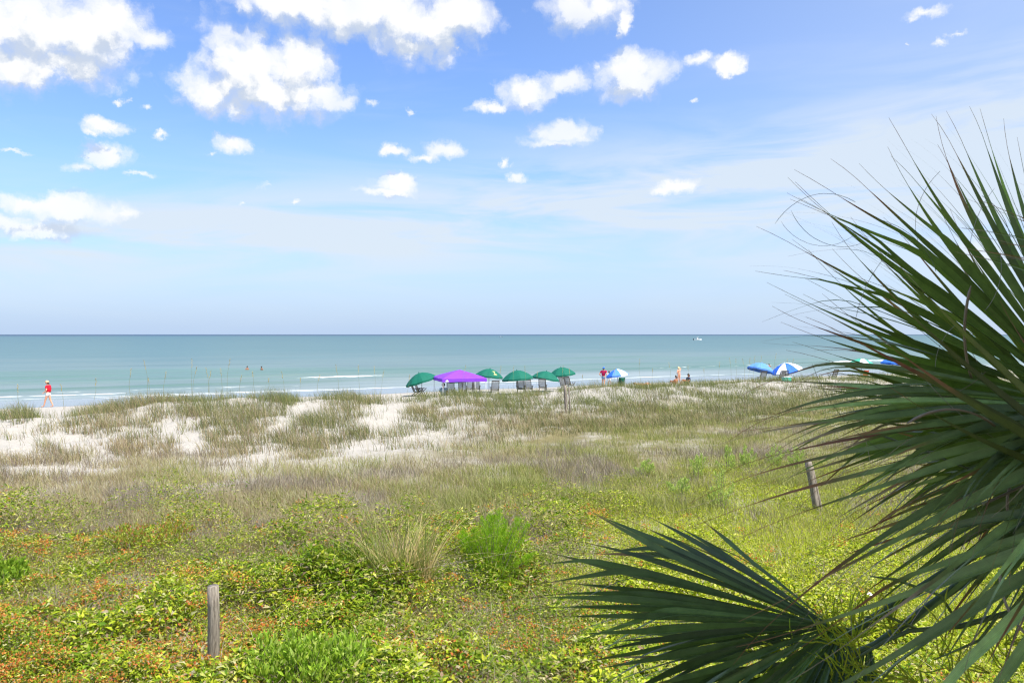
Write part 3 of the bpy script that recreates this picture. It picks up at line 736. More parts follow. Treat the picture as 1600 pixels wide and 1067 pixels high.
# ------------------------------------------------------------------ beach things
def umbrella(name, label, px, d, height, Rr, panels, tilt, tdir, group='beach umbrellas', prints=(), rot0=.2):
    g = onground(px, d); root = empty(name, g); tag(root, label, 'umbrella', group)
    top = Vector((0, 0, height)); joint = Vector((0, 0, height-.75))
    ax = Vector((math.cos(tdir), math.sin(tdir), 0)); q = Quaternion(Vector((0, 0, 1)).cross(ax), tilt)
    peak = joint+q @ Vector((0, 0, .75))
    m = MB(); m.tube([(0, 0, -.4), joint, peak], .022, 8); m.build('pole', M['pole'], root)
    n = 8
    def P(a, r, drop=0):   # a point of the canopy in its own frame
        zz = -.50*Rr*(r**1.9)-drop
        c = abs(((a-rot0)*n/(2*math.pi)) % 1-.5)*2      # 1 on ribs
        rr = Rr*r*(.955+.045*c) if r > .3 else Rr*r
        return joint+q @ Vector((rr*math.cos(a), rr*math.sin(a), .72+zz-.03*(1-c)*r))
    for i in range(n):
        a0 = rot0+2*math.pi*i/n; a1 = rot0+2*math.pi*(i+1)/n; V = []; F = []
        rs = [0.02, .25, .5, .75, 1.0]; na = 4
        for r in rs: V += [P(a0+(a1-a0)*k/na, r) for k in range(na+1)]
        V += [P(a0+(a1-a0)*k/na, 1.0, .13+.025*math.sin(k*3.1)) for k in range(na+1)]
        for r_ in range(len(rs)):
            for k in range(na): b0 = r_*(na+1)+k; F.append((b0, b0+1, b0+na+2, b0+na+1))
        mb = MB(); mb.add(V, F); po = mb.build('canopy_panel', M[panels[i % len(panels)]], root)
        if i in prints:
            V = []; am, aw = (a0+a1)/2, (a1-a0)*.28
            for r in (.50, .62, .74, .86):
                for k in (-1, -.3, .3, 1): V.append(P(am+aw*k*(.8+.2*math.sin(r*40)), r)+q @ Vector((0, 0, .014)))
            mb = MB(); mb.add(V, [(i2*4+k, i2*4+k+1, i2*4+k+5, i2*4+k+4) for i2 in range(3) for k in range(3) if (i2+k) % 2 == 0 or k == 1]); mb.build('printed_emblem', M['cream'], po)
        rb = MB(); rb.tube([P(a0, r)-q @ Vector((0, 0, .012)) for r in (.02, .35, .7, 1.0)], .006, 4); rb.build('rib', M['pole'], root)
    m = MB(); m.lathe([(.03, 0), (.035, .03), (.015, .09), (.004, .12)], 8); f = m.build('finial', M[panels[0]], root)
    f.location = joint+q @ Vector((0, 0, .70)); f.rotation_mode = 'QUATERNION'; f.rotation_quaternion = q
    return root
GU = 'green beach umbrellas'
umbrella('beach_umbrella', 'green umbrella farthest left, tilted over two dark chairs', 659, 59, 1.80, 1.20, ['green_cloth'], .30, R(185), GU)
umbrella('beach_umbrella', 'green umbrella mostly hidden under the purple canopy tent', 722, 66, 1.62, 1.15, ['green_cloth'], .1, R(190), GU)
umbrella('beach_umbrella', 'green umbrella with cream emblem right behind the purple tent', 764, 64, 1.92, 1.12, ['green_cloth'], .12, R(10), GU, (6,))
umbrella('beach_umbrella', 'green umbrella third from the right above two chair backs', 809, 60, 1.77, 1.2, ['green_cloth'], .10, R(170), GU)
umbrella('beach_umbrella', 'pale lit green umbrella in front of the rightmost green one', 852, 64, 1.68, 1.14, ['green_cloth'], .16, R(15), GU)
umbrella('beach_umbrella', 'rightmost and highest green umbrella behind the dune post', 878, 68, 1.86, 1.2, ['green_cloth'], .12, R(175), GU)
umbrella('beach_umbrella', 'pale blue and white striped umbrella beside the person in maroon', 965, 68, 1.66, .98, ['blue', 'lblue', 'white', 'lblue'], .16, R(170), 'blue beach umbrellas')
umbrella('beach_umbrella', 'plain light blue umbrella left of the blue and white one', 1188, 75, 1.90, 1.25, ['lblue'], .25, R(25), 'blue beach umbrellas')
umbrella('beach_umbrella', 'blue and white panelled umbrella left of the palm fronds', 1229, 74, 1.86, 1.4, ['white', 'blue'], .25, R(200), 'blue beach umbrellas', rot0=.5)
umbrella('beach_umbrella', 'teal umbrella glimpsed through the palm fronds', 1346, 84, 2.1, 1.5, ['teal', 'teal', 'white'], .1, R(20), 'umbrellas behind the palm')
umbrella('beach_umbrella', 'deep blue umbrella glimpsed through the palm fronds, farthest right', 1395, 84, 2.1, 1.2, ['blue'], .1, R(20), 'umbrellas behind the palm')

def tent(px, d):
    g = onground(px, d); root = empty('canopy_tent', g, R(17)); tag(root, 'purple pop-up canopy tent with white legs on the beach', 'canopy tent')
    w = 1.60; e, pk = 1.42, 1.98; cs = [(-w, -w), (w, -w), (w, w), (-w, w)]
    for i, (x, y) in enumerate(cs):
        m = MB(); m.box((x*.97, y*.97, e/2-.15), (.035, .035, e+.3)); lg = m.build('leg', M['white_metal'], root)
        m = MB(); m.box((x*.97, y*.97, .02), (.12, .12, .02)); m.build('foot', M['white_metal'], lg)
        x2, y2 = cs[(i+1) % 4]
        V = []; F = []; n = 6
        for r in range(n+1):
            f = r/n; h = e+(pk-e)*(f**.85)
            for k in range(n+1):
                u = k/n; X = x+(x2-x)*u; Y = y+(y2-y)*u; sag = -.05*math.sin(math.pi*u)*math.sin(math.pi*(1-f)*.5)*(1-f)
                V.append((X*(1-f*.985), Y*(1-f*.985), h+sag))
        for r in range(n):
            for k in range(n): b0 = r*(n+1)+k; F.append((b0, b0+1, b0+n+2, b0+n+1))
        m = MB(); m.add(V, F); m.build('roof_panel', M['purple'], root, True)
        V = []; F = []
        for k in range(n+1):
            u = k/n; X = (x+(x2-x)*u)*1.004; Y = (y+(y2-y)*u)*1.004; V += [(X, Y, e-.004), (X, Y, e-.23-.012*math.sin(k*2.0))]
        for k in range(n): F.append((2*k, 2*k+1, 2*k+3, 2*k+2))
        m = MB(); m.add(V, F); va = m.build('valance', M['purple'], root)
        if i == 0:
            m = MB(); ox = -w+.18; yy = -w*1.004-.008
            m.add([(ox, yy, e-.19), (ox+.30, yy, e-.19), (ox+.15, yy, e-.05)], [(0, 1, 2)]); m.add([(ox+.05, yy, e-.21), (ox+.25, yy, e-.21), (ox+.25, yy, e-.195), (ox+.05, yy, e-.195)], [(0, 1, 2, 3)])
            m.build('printed_mark', M['white'], va)
        m = MB(); m.tube([(x*.97, y*.97, e-.25), ((x+x2)/2*.97, (y+y2)/2*.97, e-.02), (x2*.97, y2*.97, e-.25)], .012, 4); m.build('truss', M['white_metal'], root)
tent(718, 57.5)

def chair_proto(label):
    """high-backed wooden beach chair, faces local +Y"""
    root = empty('beach_chair'); tag(root, label, 'chair', 'beach chairs')
    bk = Matrix.Rotation(R(-24), 3, 'X'); piv = Vector((0, -.22, .33))     # back leans away from +Y
    m = MB()
    for s in (-1, 1): m.box(piv+Matrix.Rotation(R(24), 3, 'X') @ Vector((s*.27, 0, .40)), (.045, .03, .86), Matrix.Rotation(R(24), 3, 'X'))
    m.box(piv+Matrix.Rotation(R(24), 3, 'X') @ Vector((0, 0, .80)), (.54, .035, .07), Matrix.Rotation(R(24), 3, 'X'))
    m.build('back_frame', M['chair_wood'], root)
    for k in range(6):
        m = MB(); m.box(piv+Matrix.Rotation(R(24), 3, 'X') @ Vector((-.20+.08*k, .004, .38)), (.052, .014, .76), Matrix.Rotation(R(24), 3, 'X')); m.build('back_slat', M['sling'], root)
    for k in range(5):
        m = MB(); m.box((0, -.17+.115*k, .30+.022*k), (.56, .095, .018), Matrix.Rotation(R(11), 3, 'X')); m.build('seat_slat', M['sling'], root)
    for s in (-1, 1):
        m = MB(); m.box((s*.31, .02, .56), (.08, .62, .022)); m.build('armrest', M['chair_wood'], root)
        m = MB(); m.tube([(s*.29, .33, -.06), (s*.30, -.10, .60)], .024, 6); m.build('leg', M['chair_wood'], root)
        m = MB(); m.tube([(s*.26, -.50, -.06), (s*.27, .34, .56)], .024, 6); m.build('leg', M['chair_wood'], root)
    return root
CH = [(652,59.5,-68,'dark wooden chair seen in profile, nearer of the pair under the leftmost umbrella'),(658,60.6,-66,'dark wooden chair seen in profile, farther of the pair under the leftmost umbrella'),
      (704,60,4,'chair back just right of the left tent leg'),(723,60.5,-3,'wide chair back below the middle of the purple tent'),(735,62.5,3,'chair back under the right part of the purple tent'),(744,62.5,-2,'chair back beside the right tent leg'),
      (773,59.5,8,'single chair back under the emblem umbrella'),(814,61,-12,'left one of two chair backs under the third umbrella from the right'),(826,62,-12,'right one of two chair backs under the third umbrella from the right'),
      (848,63,-8,'lone chair back under the pale lit green umbrella'),(883,66,-42,'left chair of the turned pair above the dune post'),(891,67.5,-42,'right chair of the turned pair above the dune post'),
      (1219,72,15,'dark chair left under the blue and white umbrella'),(1226,72.5,-10,'dark chair right under the blue and white umbrella'),(1190,73,10,'dark low chair under the plain light blue umbrella'),(1301,76,20,'bluish chair standing alone in front of the surf, left of the palm')]
proto = None
for (px, d, rz, lb) in CH:
    if proto is None: proto = chair_proto(lb); c = proto
    else: c = copy_tree(proto)
    c.location = onground(px, d); c.rotation_euler = (0, 0, R(rz)); c['label'] = lb
def lowchair(px, d, rz, label, mt):
    g = onground(px, d); root = empty('folding_chair', g, rz); tag(root, label, 'chair', 'folding beach chairs')
    V = []; F = []
    for i in range(9):
        u = i/8; y = .35-.55*min(u/.45, 1)-.25*max(0, u-.45)/.55; z = .26-.10*math.sin(math.pi*min(u/.45, 1)) if u < .45 else .26+.62*(u-.45)/.55
        for k in range(5): V.append((-.28+.14*k, y, z-.03*math.sin(math.pi*k/4)))
    for i in range(8):
        for k in range(4): b0 = i*5+k; F.append((b0, b0+1, b0+6, b0+5))
    m = MB(); m.add(V, F); m.build('sling', M[mt], root, True)
    for s in (-1, 1):
        m = MB(); m.tube([(s*.29, .35, .27), (s*.29, -.2, .26), (s*.29, -.46, .90)], .013, 6); m.build('side_rail', M['pole'], root)
        m = MB(); m.tube([(s*.29, .25, -.03), (s*.29, -.15, .45)], .013, 6); m.build('leg', M['pole'], root)
        m = MB(); m.tube([(s*.29, -.35, -.03), (s*.29, .2, .45)], .013, 6); m.build('leg', M['pole'], root)
        m = MB(); m.box((s*.30, .02, .46), (.05, .42, .02)); m.build('armrest', M['pole'], root)
lowchair(969, 68.5, R(150), 'dark green folding chair under the striped umbrella', 'green_cloth')
lowchair(1350, 82, R(10), 'coral folding chair under the teal umbrella behind the palm', 'orange')
def cooler(px, d):
    g = onground(px, d); root = empty('cool_box', g, .3); tag(root, 'aqua cool box on the sand below the blue and white umbrella', 'cool box')
    m = MB(); m.box((0, 0, .2), (.62, .38, .42)); m.build('body', M['aqua'], root)
    m = MB(); m.box((0, 0, .44), (.66, .42, .06)); m.build('lid', M['white'], root)
    for s in (-1, 1): m = MB(); m.tube([(s*.31, -.1, .30), (s*.37, -.08, .32), (s*.37, .08, .32), (s*.31, .1, .30)], .012, 6); m.build('handle', M['white'], root)
cooler(1229, 63)

# ------------------------------------------------------------------ people
def skin_body(name, chains, mt, parent):
    """chains: list of [(point, radius), ...]; chains whose first point repeats an earlier point share that vertex"""
    bm = bmesh.new(); lay = bm.verts.layers.skin.verify(); seen = {}
    for ci, ch in enumerate(chains):
        prev = None
        for i, (p, r) in enumerate(ch):
            key = tuple(round(c, 4) for c in p)
            v = seen.get(key)
            if v is None:
                v = bm.verts.new(p); seen[key] = v; rr = r if hasattr(r, '__len__') else (r, r); v[lay].radius = rr
                if i == 0: v[lay].use_root = True
            if prev is not None and prev != v: bm.edges.new((prev, v))
            prev = v
    me = bpy.data.meshes.new(name); bm.to_mesh(me); bm.free(); me.materials.append(mt)
    o = bpy.data.objects.new(name, me); COL.objects.link(o); o.parent = parent
    md = o.modifiers.new('skin', 'SKIN'); md.use_smooth_shade = True
    o.modifiers.new('subsurf', 'SUBSURF').levels = 1; o.modifiers['subsurf'].render_levels = 2
    return o
def person(label, loc, rz, J, skin='skin', clothes=(), hair='hair', hat=None, scale=1.0, group='people on the beach'):
    """J: joints in local metres, the figure faces local -X... joints: pelvis chest neck head, shL elL haL, hipL knL anL toL and R"""
    root = empty('person', loc, rz); tag(root, label, 'person', group); root.scale = (scale,)*3
    V_ = lambda k: Vector(J[k])
    pel, che, nek, hed = V_('pelvis'), V_('chest'), V_('neck'), V_('head')
    fwd = Vector(J.get('face', (-1, 0, 0))).normalized(); upn = (hed-nek).normalized()
    ch = [[(pel, .125), (pel.lerp(che, .5), .115), (che, .125), (nek, .055), (hed-upn*.03, .078), (hed+upn*.06, .088), (hed+upn*.12, .055)]]
    for s in 'LR':
        sh, elb, ha = V_('sh'+s), V_('el'+s), V_('ha'+s)
        dr = (ha-elb).normalized(); wr = elb.lerp(ha, .93)
        ch.append([(che, .125), (sh, .062), (elb, .042), (wr, .029), (ha+dr*.03, (.038, .018))])
        hp, kn, an, to = V_('hip'+s), V_('kn'+s), V_('an'+s), V_('to'+s)
        ch.append([(pel, .125), (hp, .095), (kn, .06), (an, .038), (to, .034)])
        sd = dr.orthogonal().normalized()
        for k in range(4):   # fingers leave the end of the palm, the thumb its side
            b0 = ha+dr*.05+sd*(.030-.020*k); L = (.055, .068, .072, .062)[k]; cu = dr.cross(sd)
            ch.append([(b0, .0085), (b0+dr*L*.6, .008), (b0+dr*L*.8+cu*L*.45, .007)])
        b0 = ha+sd*.030; ch.append([(b0, .010), (b0+sd*.035+dr*.02, .009), (b0+sd*.045+dr*.05, .008)])
    body = skin_body('body', ch, M[skin], root)
    # face: nose, brow line, ears and mouth
    side = upn.cross(fwd).normalized()
    m = MB(); n0 = hed+fwd*.080; m.tube([n0+upn*.035, n0+fwd*.028-upn*.005, n0-upn*.015], [.006, .016, .010], 6); m.build('nose', M[skin], root, True)
    for s in (-1, 1):
        m = MB(); e = hed+side*s*.085+upn*.01; m.tube([e-upn*.03, e+side*s*.012, e+upn*.03], [.008, .018, .010], 6); m.build('ear', M[skin], root, True)
        m = MB(); e = hed+fwd*.078+side*s*.032+upn*.028; m.tube([e-side*.010, e+fwd*.004, e+side*.010], [.004, .009, .004], 6); m.build('eye', M['black'], root, True)
    m = MB(); e = hed+fwd*.082-upn*.045; m.tube([e-side*.022, e+fwd*.004, e+side*.022], [.003, .006, .003], 6); m.build('mouth', M['orange'], root, True)
    qh = Matrix((side, fwd, upn)).transposed()
    def cap_mesh(rx, ry, rz_, lo, back=0.0):
        V = []; F = []; n, k = 12, 6
        for i in range(k+1):
            ph = lo+(math.pi/2-lo)*i/k
            for j in range(n):
                a = 2*math.pi*j/n; low = -back*max(0, -math.sin(a))*(1-i/k)
                V.append(hed+upn*.045+qh @ Vector((rx*math.cos(ph)*math.cos(a), ry*math.cos(ph)*math.sin(a)-.008, rz_*math.sin(ph)+low)))
        for i in range(k):
            for j in range(n): F.append((i*n+j, i*n+(j+1) % n, (i+1)*n+(j+1) % n, (i+1)*n+j))
        F.append(tuple(k*n+j for j in range(n))); return V, F
    if hair: m = MB(); m.add(*cap_mesh(.102, .108, .125, -.12, .12)); m.build('hair', M[hair], root, True)
    if hat:
        m = MB(); m.add(*cap_mesh(.112, .118, .140, .05)); h = m.build('cap', M[hat], root, True)
        m = MB(); V = [hed+upn*.05+qh @ Vector((.10*math.cos(a)*r, .09+.11*math.sin(a)*r, .008-.03*r)) for r in (.2, 1) for a in [math.pi*k/6 for k in range(7)]]
        m.add(V, [(k, k+1, k+8, k+7) for k in range(6)]); m.build('brim', M[hat], h)
    for c in clothes:
        kind, mt = c[0], c[1]
        if kind == 'shirt':
            g = c[2] if len(c) > 2 else 1.0
            cc = [[(pel+(che-pel).normalized()*.02, .155*g), (pel.lerp(che, .5), .158*g), (che, .152*g), (nek.lerp(che, .35), .085)]]
            for s in 'LR':
                sh, elb = V_('sh'+s), V_('el'+s); cc.append([(che, .152*g), (sh, .085), (sh.lerp(elb, .65), .068)])
            skin_body('shirt', cc, M[mt], root)
        elif kind == 'shorts':
            ln = c[2] if len(c) > 2 else .6
            cc = [[(pel.lerp(che, .22), .140), (pel, .160)]]
            for s in 'LR':
                hp, kn = V_('hip'+s), V_('kn'+s); cc.append([(pel, .160), (hp, .122), (hp.lerp(kn, ln), .100)])
            skin_body('shorts', cc, M[mt], root)
        elif kind == 'top':
            a = pel.lerp(che, .80); skin_body('swimsuit_top', [[(a, .140), (pel.lerp(che, 1.05), .142)]], M[mt], root)
        elif kind == 'bottom':
            skin_body('swimsuit_bottom', [[(pel.lerp(che, .12), .135), (pel-(che-pel).normalized()*.05, .140)]], M[mt], root)
    return root
def J_stand(step=.0, armL=None, armR=None, lean=0.0, w=.19):
    """facing local -X; local +Y is the figure's right"""
    d = dict(pelvis=(0, 0, .95), chest=(-.02-lean, 0, 1.30), neck=(-.03-lean*1.3, 0, 1.48), head=(-.06-lean*1.5, 0, 1.60), face=(-1, 0, -.05))
    for s, y, f in (('L', -1, 1), ('R', 1, -1)):
        d['sh'+s] = (-.02-lean, y*w, 1.40); d['hip'+s] = (0, y*.09, .88); d['kn'+s] = (-step*.45*f-.03, y*.095, .49); d['an'+s] = (-step*f+(.02 if f < 0 else 0), y*.095, .09); d['to'+s] = (-step*f-.17, y*.10, .04)
        a = armL if s == 'L' else armR
        if a is None: a = ((.03-lean, y*(w+.07), 1.12), (-.06-lean, y*(w+.06), .87))
        d['el'+s], d['ha'+s] = a
    return d
def J_sit(back=.25, knee=.5, w=.18):
    d = dict(pelvis=(0, 0, .13), chest=(back*.5, 0, .46), neck=(back*.6, 0, .64), head=(back*.5, 0, .77), face=(-1, 0, 0))
    for s, y in (('L', -1), ('R', 1)):
        d['sh'+s] = (back*.5, y*w, .56); d['hip'+s] = (-.06, y*.09, .12); d['kn'+s] = (-.42, y*.13, .10+knee*.7); d['an'+s] = (-.62 if knee > .3 else -.85, y*.12, .06); d['to'+s] = (-.78 if knee > .3 else -1.0, y*.13, .05)
        d['el'+s] = (back*.5-.12, y*(w+.06), .34); d['ha'+s] = (-.34, y*.16, .34 if knee > .3 else .18)
    return d
def J_lie():
    d = dict(pelvis=(0, 0, .13), chest=(.36, 0, .15), neck=(.54, 0, .17), head=(.67, 0, .20), face=(-.4, 0, 1))
    for s, y in (('L', -1), ('R', 1)):
        d['sh'+s] = (.46, y*.19, .14); d['hip'+s] = (-.07, y*.09, .12); d['kn'+s] = (-.46, y*.11, .16 if s == 'L' else .30); d['an'+s] = (-.86, y*.12, .07); d['to'+s] = (-.95, y*.13, .13)
        d['el'+s] = (.22, y*.30, .09); d['ha'+s] = (-.02, y*.26, .10)
    return d
J = J_stand(.24, armL=((.05, -.29, 1.14), (-.15, -.24, .98)))
person('man in red shirt, white shorts and tan cap walking left along the shore', onground(75, 54, .0), 0, J, 'skin', [('shirt', 'red', 1.18), ('shorts', 'shorts', .45)], 'hair', 'cap', 1.03)
person('person in maroon shirt, denim shorts and blue cap standing beside the striped umbrella', onground(943, 71), R(-115), J_stand(.08, armL=((.12, -.36, 1.14), (-.08, -.27, 1.0)), armR=((.12, .36, 1.14), (-.08, .27, 1.0))), 'skin', [('shirt', 'maroon', 1.12), ('shorts', 'denim', .55)], 'hair', 'blue', 1.02)
person('person in a pale shirt half hidden right of the maroon shirt', onground(952, 73), R(-80), J_stand(.05), 'skin2', [('shirt', 'towel', 1.1), ('shorts', 'towel', .8)], 'hair', None, .80)
person('woman in a dark bikini standing with one hand raised to her head', onground(1061, 75.5), R(-60), J_stand(.06, armR=((-.08, .34, 1.52), (-.10, .14, 1.66)), armL=((.06, -.27, 1.15), (-.14, -.20, 1.05)), w=.165), 'skin', [('top', 'black'), ('bottom', 'black')], 'hair2', None, .93)
person('tanned person sitting left of the woman in the bikini', onground(1055.0, 72), R(-60), J_sit(), 'skin2', [('bottom', 'black')], 'hair', None, 1.0)
person('person in a dark shirt sitting right of the woman in the bikini', onground(1075, 73), R(20), J_sit(.12), 'skin2', [('shirt', 'navy', 1.05), ('shorts', 'black', .7)], 'hair', None, 1.12)
person('sunbather lying on the sand between the striped umbrella and the bikini woman', onground(1004, 70, .10), R(165), J_lie(), 'skin', [('bottom', 'towel')], 'hair', None, 1.0)
person('person in grey blue sitting at the left leg of the purple tent', onground(693, 57.0), R(-95), J_sit(.1), 'skin2', [('shirt', 'seatblue', 1.2), ('shorts', 'seatblue', .8)], 'hair', None, 1.15)
for px, d, lb in ((386, 118, 'left one of two bathers up to the chest in the sea'), (409, 117, 'right one of two bathers up to the chest in the sea'), (1202, 128, 'bather in the sea behind the light blue umbrella')):
    person(lb, ((px-800)/FPX*d, d, -1.22), R(-90 if px != 409 else 60), J_stand(.05), 'skin2', [('shorts', 'navy', .5)], 'hair', None, 1.0, 'bathers in the sea')

# ------------------------------------------------------------------ boats
def boat(px, py, L, rz, label):
    d = FPX*CAMZ/(py-522); root = empty('motor_boat', ((px-800)/FPX*d, d, 0.0), rz); tag(root, label, 'boat', 'far boats')
    V = []; F = []; n = 9
    for i in range(n):
        u = i/(n-1); x = (u-.5)*L; w = L*.17*(1-max(0, (u-.45)/.55)**2.2)+.02; sh = L*.13*(1+.35*u*u)
        V += [(x, -w, sh), (x, -w*.75, -.05), (x, 0, -.25), (x, w*.75, -.05), (x, w, sh)]
    for i in range(n-1):
        for k in range(4): F.append((i*5+k, i*5+k+1, i*5+k+6, i*5+k+5))
        F.append((i*5, i*5+5, i*5+9, i*5+4))
    F.append((0, 1, 2, 3, 4)); m = MB(); m.add(V, F); m.build('hull', M['white_metal'], root)
    m = MB(); m.box((-.02*L, 0, L*.20), (L*.16, L*.14, L*.16)); c = m.build('console', M['white_metal'], root)
    m = MB(); m.box((.065*L, 0, L*.25), (.02*L, L*.15, L*.09), Matrix.Rotation(.4, 3, 'Y')); m.build('windscreen', M['pole'], c)
    m = MB(); m.box((-.03*L, 0, L*.40), (L*.34, L*.24, L*.015)); t = m.build('sun_top', M['white_metal'], root)
    for sx in (-1, 1):
        for sy in (-1, 1): m = MB(); m.tube([(-.03*L+sx*.13*L, sy*.10*L, L*.13), (-.03*L+sx*.13*L, sy*.10*L, L*.40)], .03, 5); m.build('support', M['pole'], t)
    m = MB(); m.box((-.53*L, 0, L*.12), (L*.06, L*.07, L*.20)); m.build('outboard_motor', M['black'], root)
boat(1090, 531, 7.5, .15, 'white motor boat on the sea nearest the horizon, right of centre')
boat(782, 526.5, 7.0, 2.9, 'tiny white motor boat close to the horizon above the umbrellas')

# ------------------------------------------------------------------ palm
G = Vector((0, 0, -1))
def leaflet(hub, d0, nrm, L, wmax, dth, droop, seed, parent, brown=.9, col=None, hair=True, start=0.0):
    r = random.Random(seed); K = 22; p = Vector(hub); d = Vector(d0).normalized(); n = Vector(nrm)
    pts = []; nr = []; ds = []
    kink = r.random() < .16; kk = r.uniform(.5, .75)
    jx, jz = r.uniform(-.5, .5), r.uniform(-.4, .4)
    for k in range(K+1):
        x = k/K; pts.append(p.copy()); n = (n-d*n.dot(d)).normalized(); nr.append(n.copy()); ds.append(d.copy())
        p = p+d*(L/K)
        g = droop*(.015+.20*x**2.2)
        if kink and abs(x-kk) < .06: g += .30
        sd = d.cross(n)
        curl = (sd*jx+n*jz)*(.03*x+ (.10 if x > .84 else 0))
        d = (d+G*g*.5+curl).normalized()
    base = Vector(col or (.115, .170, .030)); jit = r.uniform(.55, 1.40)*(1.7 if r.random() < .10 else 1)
    tipc = Vector(r.choice([(.26, .115, .05), (.30, .17, .08), (.20, .075, .035), (.34, .25, .17)])); olive = Vector((.12, .13, .025))
    bt = min(.97, max(.45, r.gauss(brown, .10)))
    V = []; F = []; C = []
    split = r.uniform(.50, .68); sp = r.uniform(.05, .16)*L
    def wid(x):
        w = min(dth*L*x*1.03+.004, wmax*(1-max(0, (x-.38)/.50))**.85 if x < .88 else 0)
        return max(w, .0022 if x < .97 else .0012)
    for half in (-1, 1):
        b0 = len(V)
        for k in range(K+1):
            x = k/K; sd = ds[k].cross(nr[k]); w = wid(x)
            open_ = max(0, x-split); off = sd*half*(open_**1.6)*sp*2.2+nr[k]*half*open_**2*sp*.8
            inner = pts[k]+off+sd*half*(.0 if x < split else min(.08*w, .002))-nr[k]*w*.30
            outer = pts[k]+off+sd*half*w*.5+nr[k]*w*.20
            V += [inner, outer]
            m = 0 if x < bt-.12 else min(1, (x-bt+.12)/.12)
            c = base*jit*(1+.35*max(0, .25-x))
            if m > 0: c = c.lerp(olive, min(1, m*2)) if m < .5 else olive.lerp(tipc, (m-.5)*2)
            ed = c*1.0
            C += [(*(c*1.15), 0.02), (*ed, 0.02+w*10)]
        for k in range(K):
            q = (b0+2*k, b0+2*k+1, b0+2*k+3, b0+2*k+2); F.append(q if half < 0 else q[::-1])
    mb = MB(); mb.add(V, F, C)
    return mb.build('leaflet', M['palm'], parent, True)

palm_base = Vector((2.75, 2.35, 0)); palm_base.z = float(hgt(palm_base.x, palm_base.y))
palm = empty('cabbage_palm', palm_base); tag(palm, 'dark green fan palm filling the right edge of the picture', 'palm tree')
crown = at(1830, 700, 2.6)-palm_base
tb = MB(); rr = random.Random(2); nseg = 30
tb.tube([Vector((0, 0, -.3)).lerp(crown, k/nseg)+Vector((.03*math.sin(k*.7), .03*math.cos(k*.5), 0)) for k in range(nseg+1)], [.17+.018*(k % 2)+.03*max(0, 1-k/5) for k in range(nseg+1)], 14)
tb.build('trunk', M['wood'], palm, True)
def frond(hub, tip, facing, n, th0, th1, Lr, wmax, droop, seed, cup=.15, brown=.9, col=None, short=0.0):
    """fan leaf: hub and axis tip as (px, py, depth); facing = direction the upper face looks to"""
    r = random.Random(seed); H = at(*hub); Tp = at(*tip)
    ax = (Tp-H).normalized(); nm = Vector(facing); nm = (nm-ax*nm.dot(ax)).normalized(); bi = nm.cross(ax)
    m = MB(); loc = H-palm_base; c0 = crown; mid = c0.lerp(loc, .55)+Vector((0, 0, .10 if loc.z > crown.z-.3 else .02))
    pc = (.10, .15, .035)
    m.tube([c0, c0.lerp(mid, .6), mid, loc-ax*.02, loc+ax*.16, loc+ax*.36-nm*.01], [.022, .019, .016, .013, .009, .002], 8, True, pc)
    fr = m.build('frond', M['palm'], palm, True)
    dth = R(th1-th0)/(n-1)
    for i in range(n):
        th = R(th0)+dth*i+r.uniform(-.25, .25)*dth; d = ax*math.cos(th)+bi*math.sin(th)
        sd = abs(th)/max(R(abs(th0)), R(abs(th1)))
        L = Lr*(1-.22*sd**2)*r.uniform(.93, 1.07)
        if th < 0: L *= 1-short*(th/R(th0))**2
        up = nm*(cup*(.4+sd)+r.uniform(-.05, .05)+.035*(-1)**i)
        hub_i = loc+ax*.10*math.cos(th)*max(0, 1-sd)
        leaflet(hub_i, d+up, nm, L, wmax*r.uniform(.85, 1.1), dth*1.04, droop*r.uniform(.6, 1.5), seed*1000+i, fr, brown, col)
    return fr
# upper fan, its leaflets against the sky and the sea
frond((1720, 650, 2.75), (1300, 345, 2.75), (.25, -1, .25), 46, -62, 60, 1.20, .046, .24, 1, cup=.02, brown=.91)
# a second one under it, a little farther
frond((1745, 735, 3.0), (1330, 470, 3.05), (.1, -.85, .5), 30, -38, 46, 1.28, .046, .28, 12, cup=.04, brown=.88, col=(.140, .190, .035))
# arching fan reaching left
frond((1725, 640, 2.45), (1300, 620, 2.35), (-.1, -.45, .9), 24, -16, 46, 1.05, .038, 1.0, 13, cup=.05, brown=.82, col=(.160, .220, .075))
# fan behind, reaching left and down
frond((1650, 640, 3.3), (1270, 690, 3.5), (-.15, -.70, .75), 28, -44, 58, 1.08, .038, .8, 2, cup=.05, brown=.83, col=(.125, .185, .045))
# near fan drooping across the lower right
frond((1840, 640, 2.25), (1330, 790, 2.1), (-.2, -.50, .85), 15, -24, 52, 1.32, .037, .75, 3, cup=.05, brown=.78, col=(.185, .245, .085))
# rusty edged leaflets seen in front of the upper fan
frond((1800, 800, 2.15), (1440, 560, 2.2), (.1, -.8, .6), 6, -22, 20, .95, .034, .14, 4, cup=.05, brown=.80, col=(.135, .150, .022))
# lower left fan
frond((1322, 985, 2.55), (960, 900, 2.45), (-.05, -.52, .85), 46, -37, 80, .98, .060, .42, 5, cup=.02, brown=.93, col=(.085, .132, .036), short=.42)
# fan under it, hanging into the bottom edge
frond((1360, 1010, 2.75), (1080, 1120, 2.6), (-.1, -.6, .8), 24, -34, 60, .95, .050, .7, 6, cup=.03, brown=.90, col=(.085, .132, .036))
# drooping leaflets that fill the right edge
frond((1760, 700, 2.6), (1450, 900, 2.6), (-.25, -.55, .8), 18, -36, 40, 1.05, .036, 1.0, 14, cup=.06, brown=.80, col=(.150, .205, .065))
# fan at the bottom right corner
frond((1800, 780, 1.95), (1480, 1020, 1.9), (-.3, -.5, .8), 8, -30, 30, 1.15, .034, .7, 7, cup=.06, brown=.78, col=(.20, .26, .090))
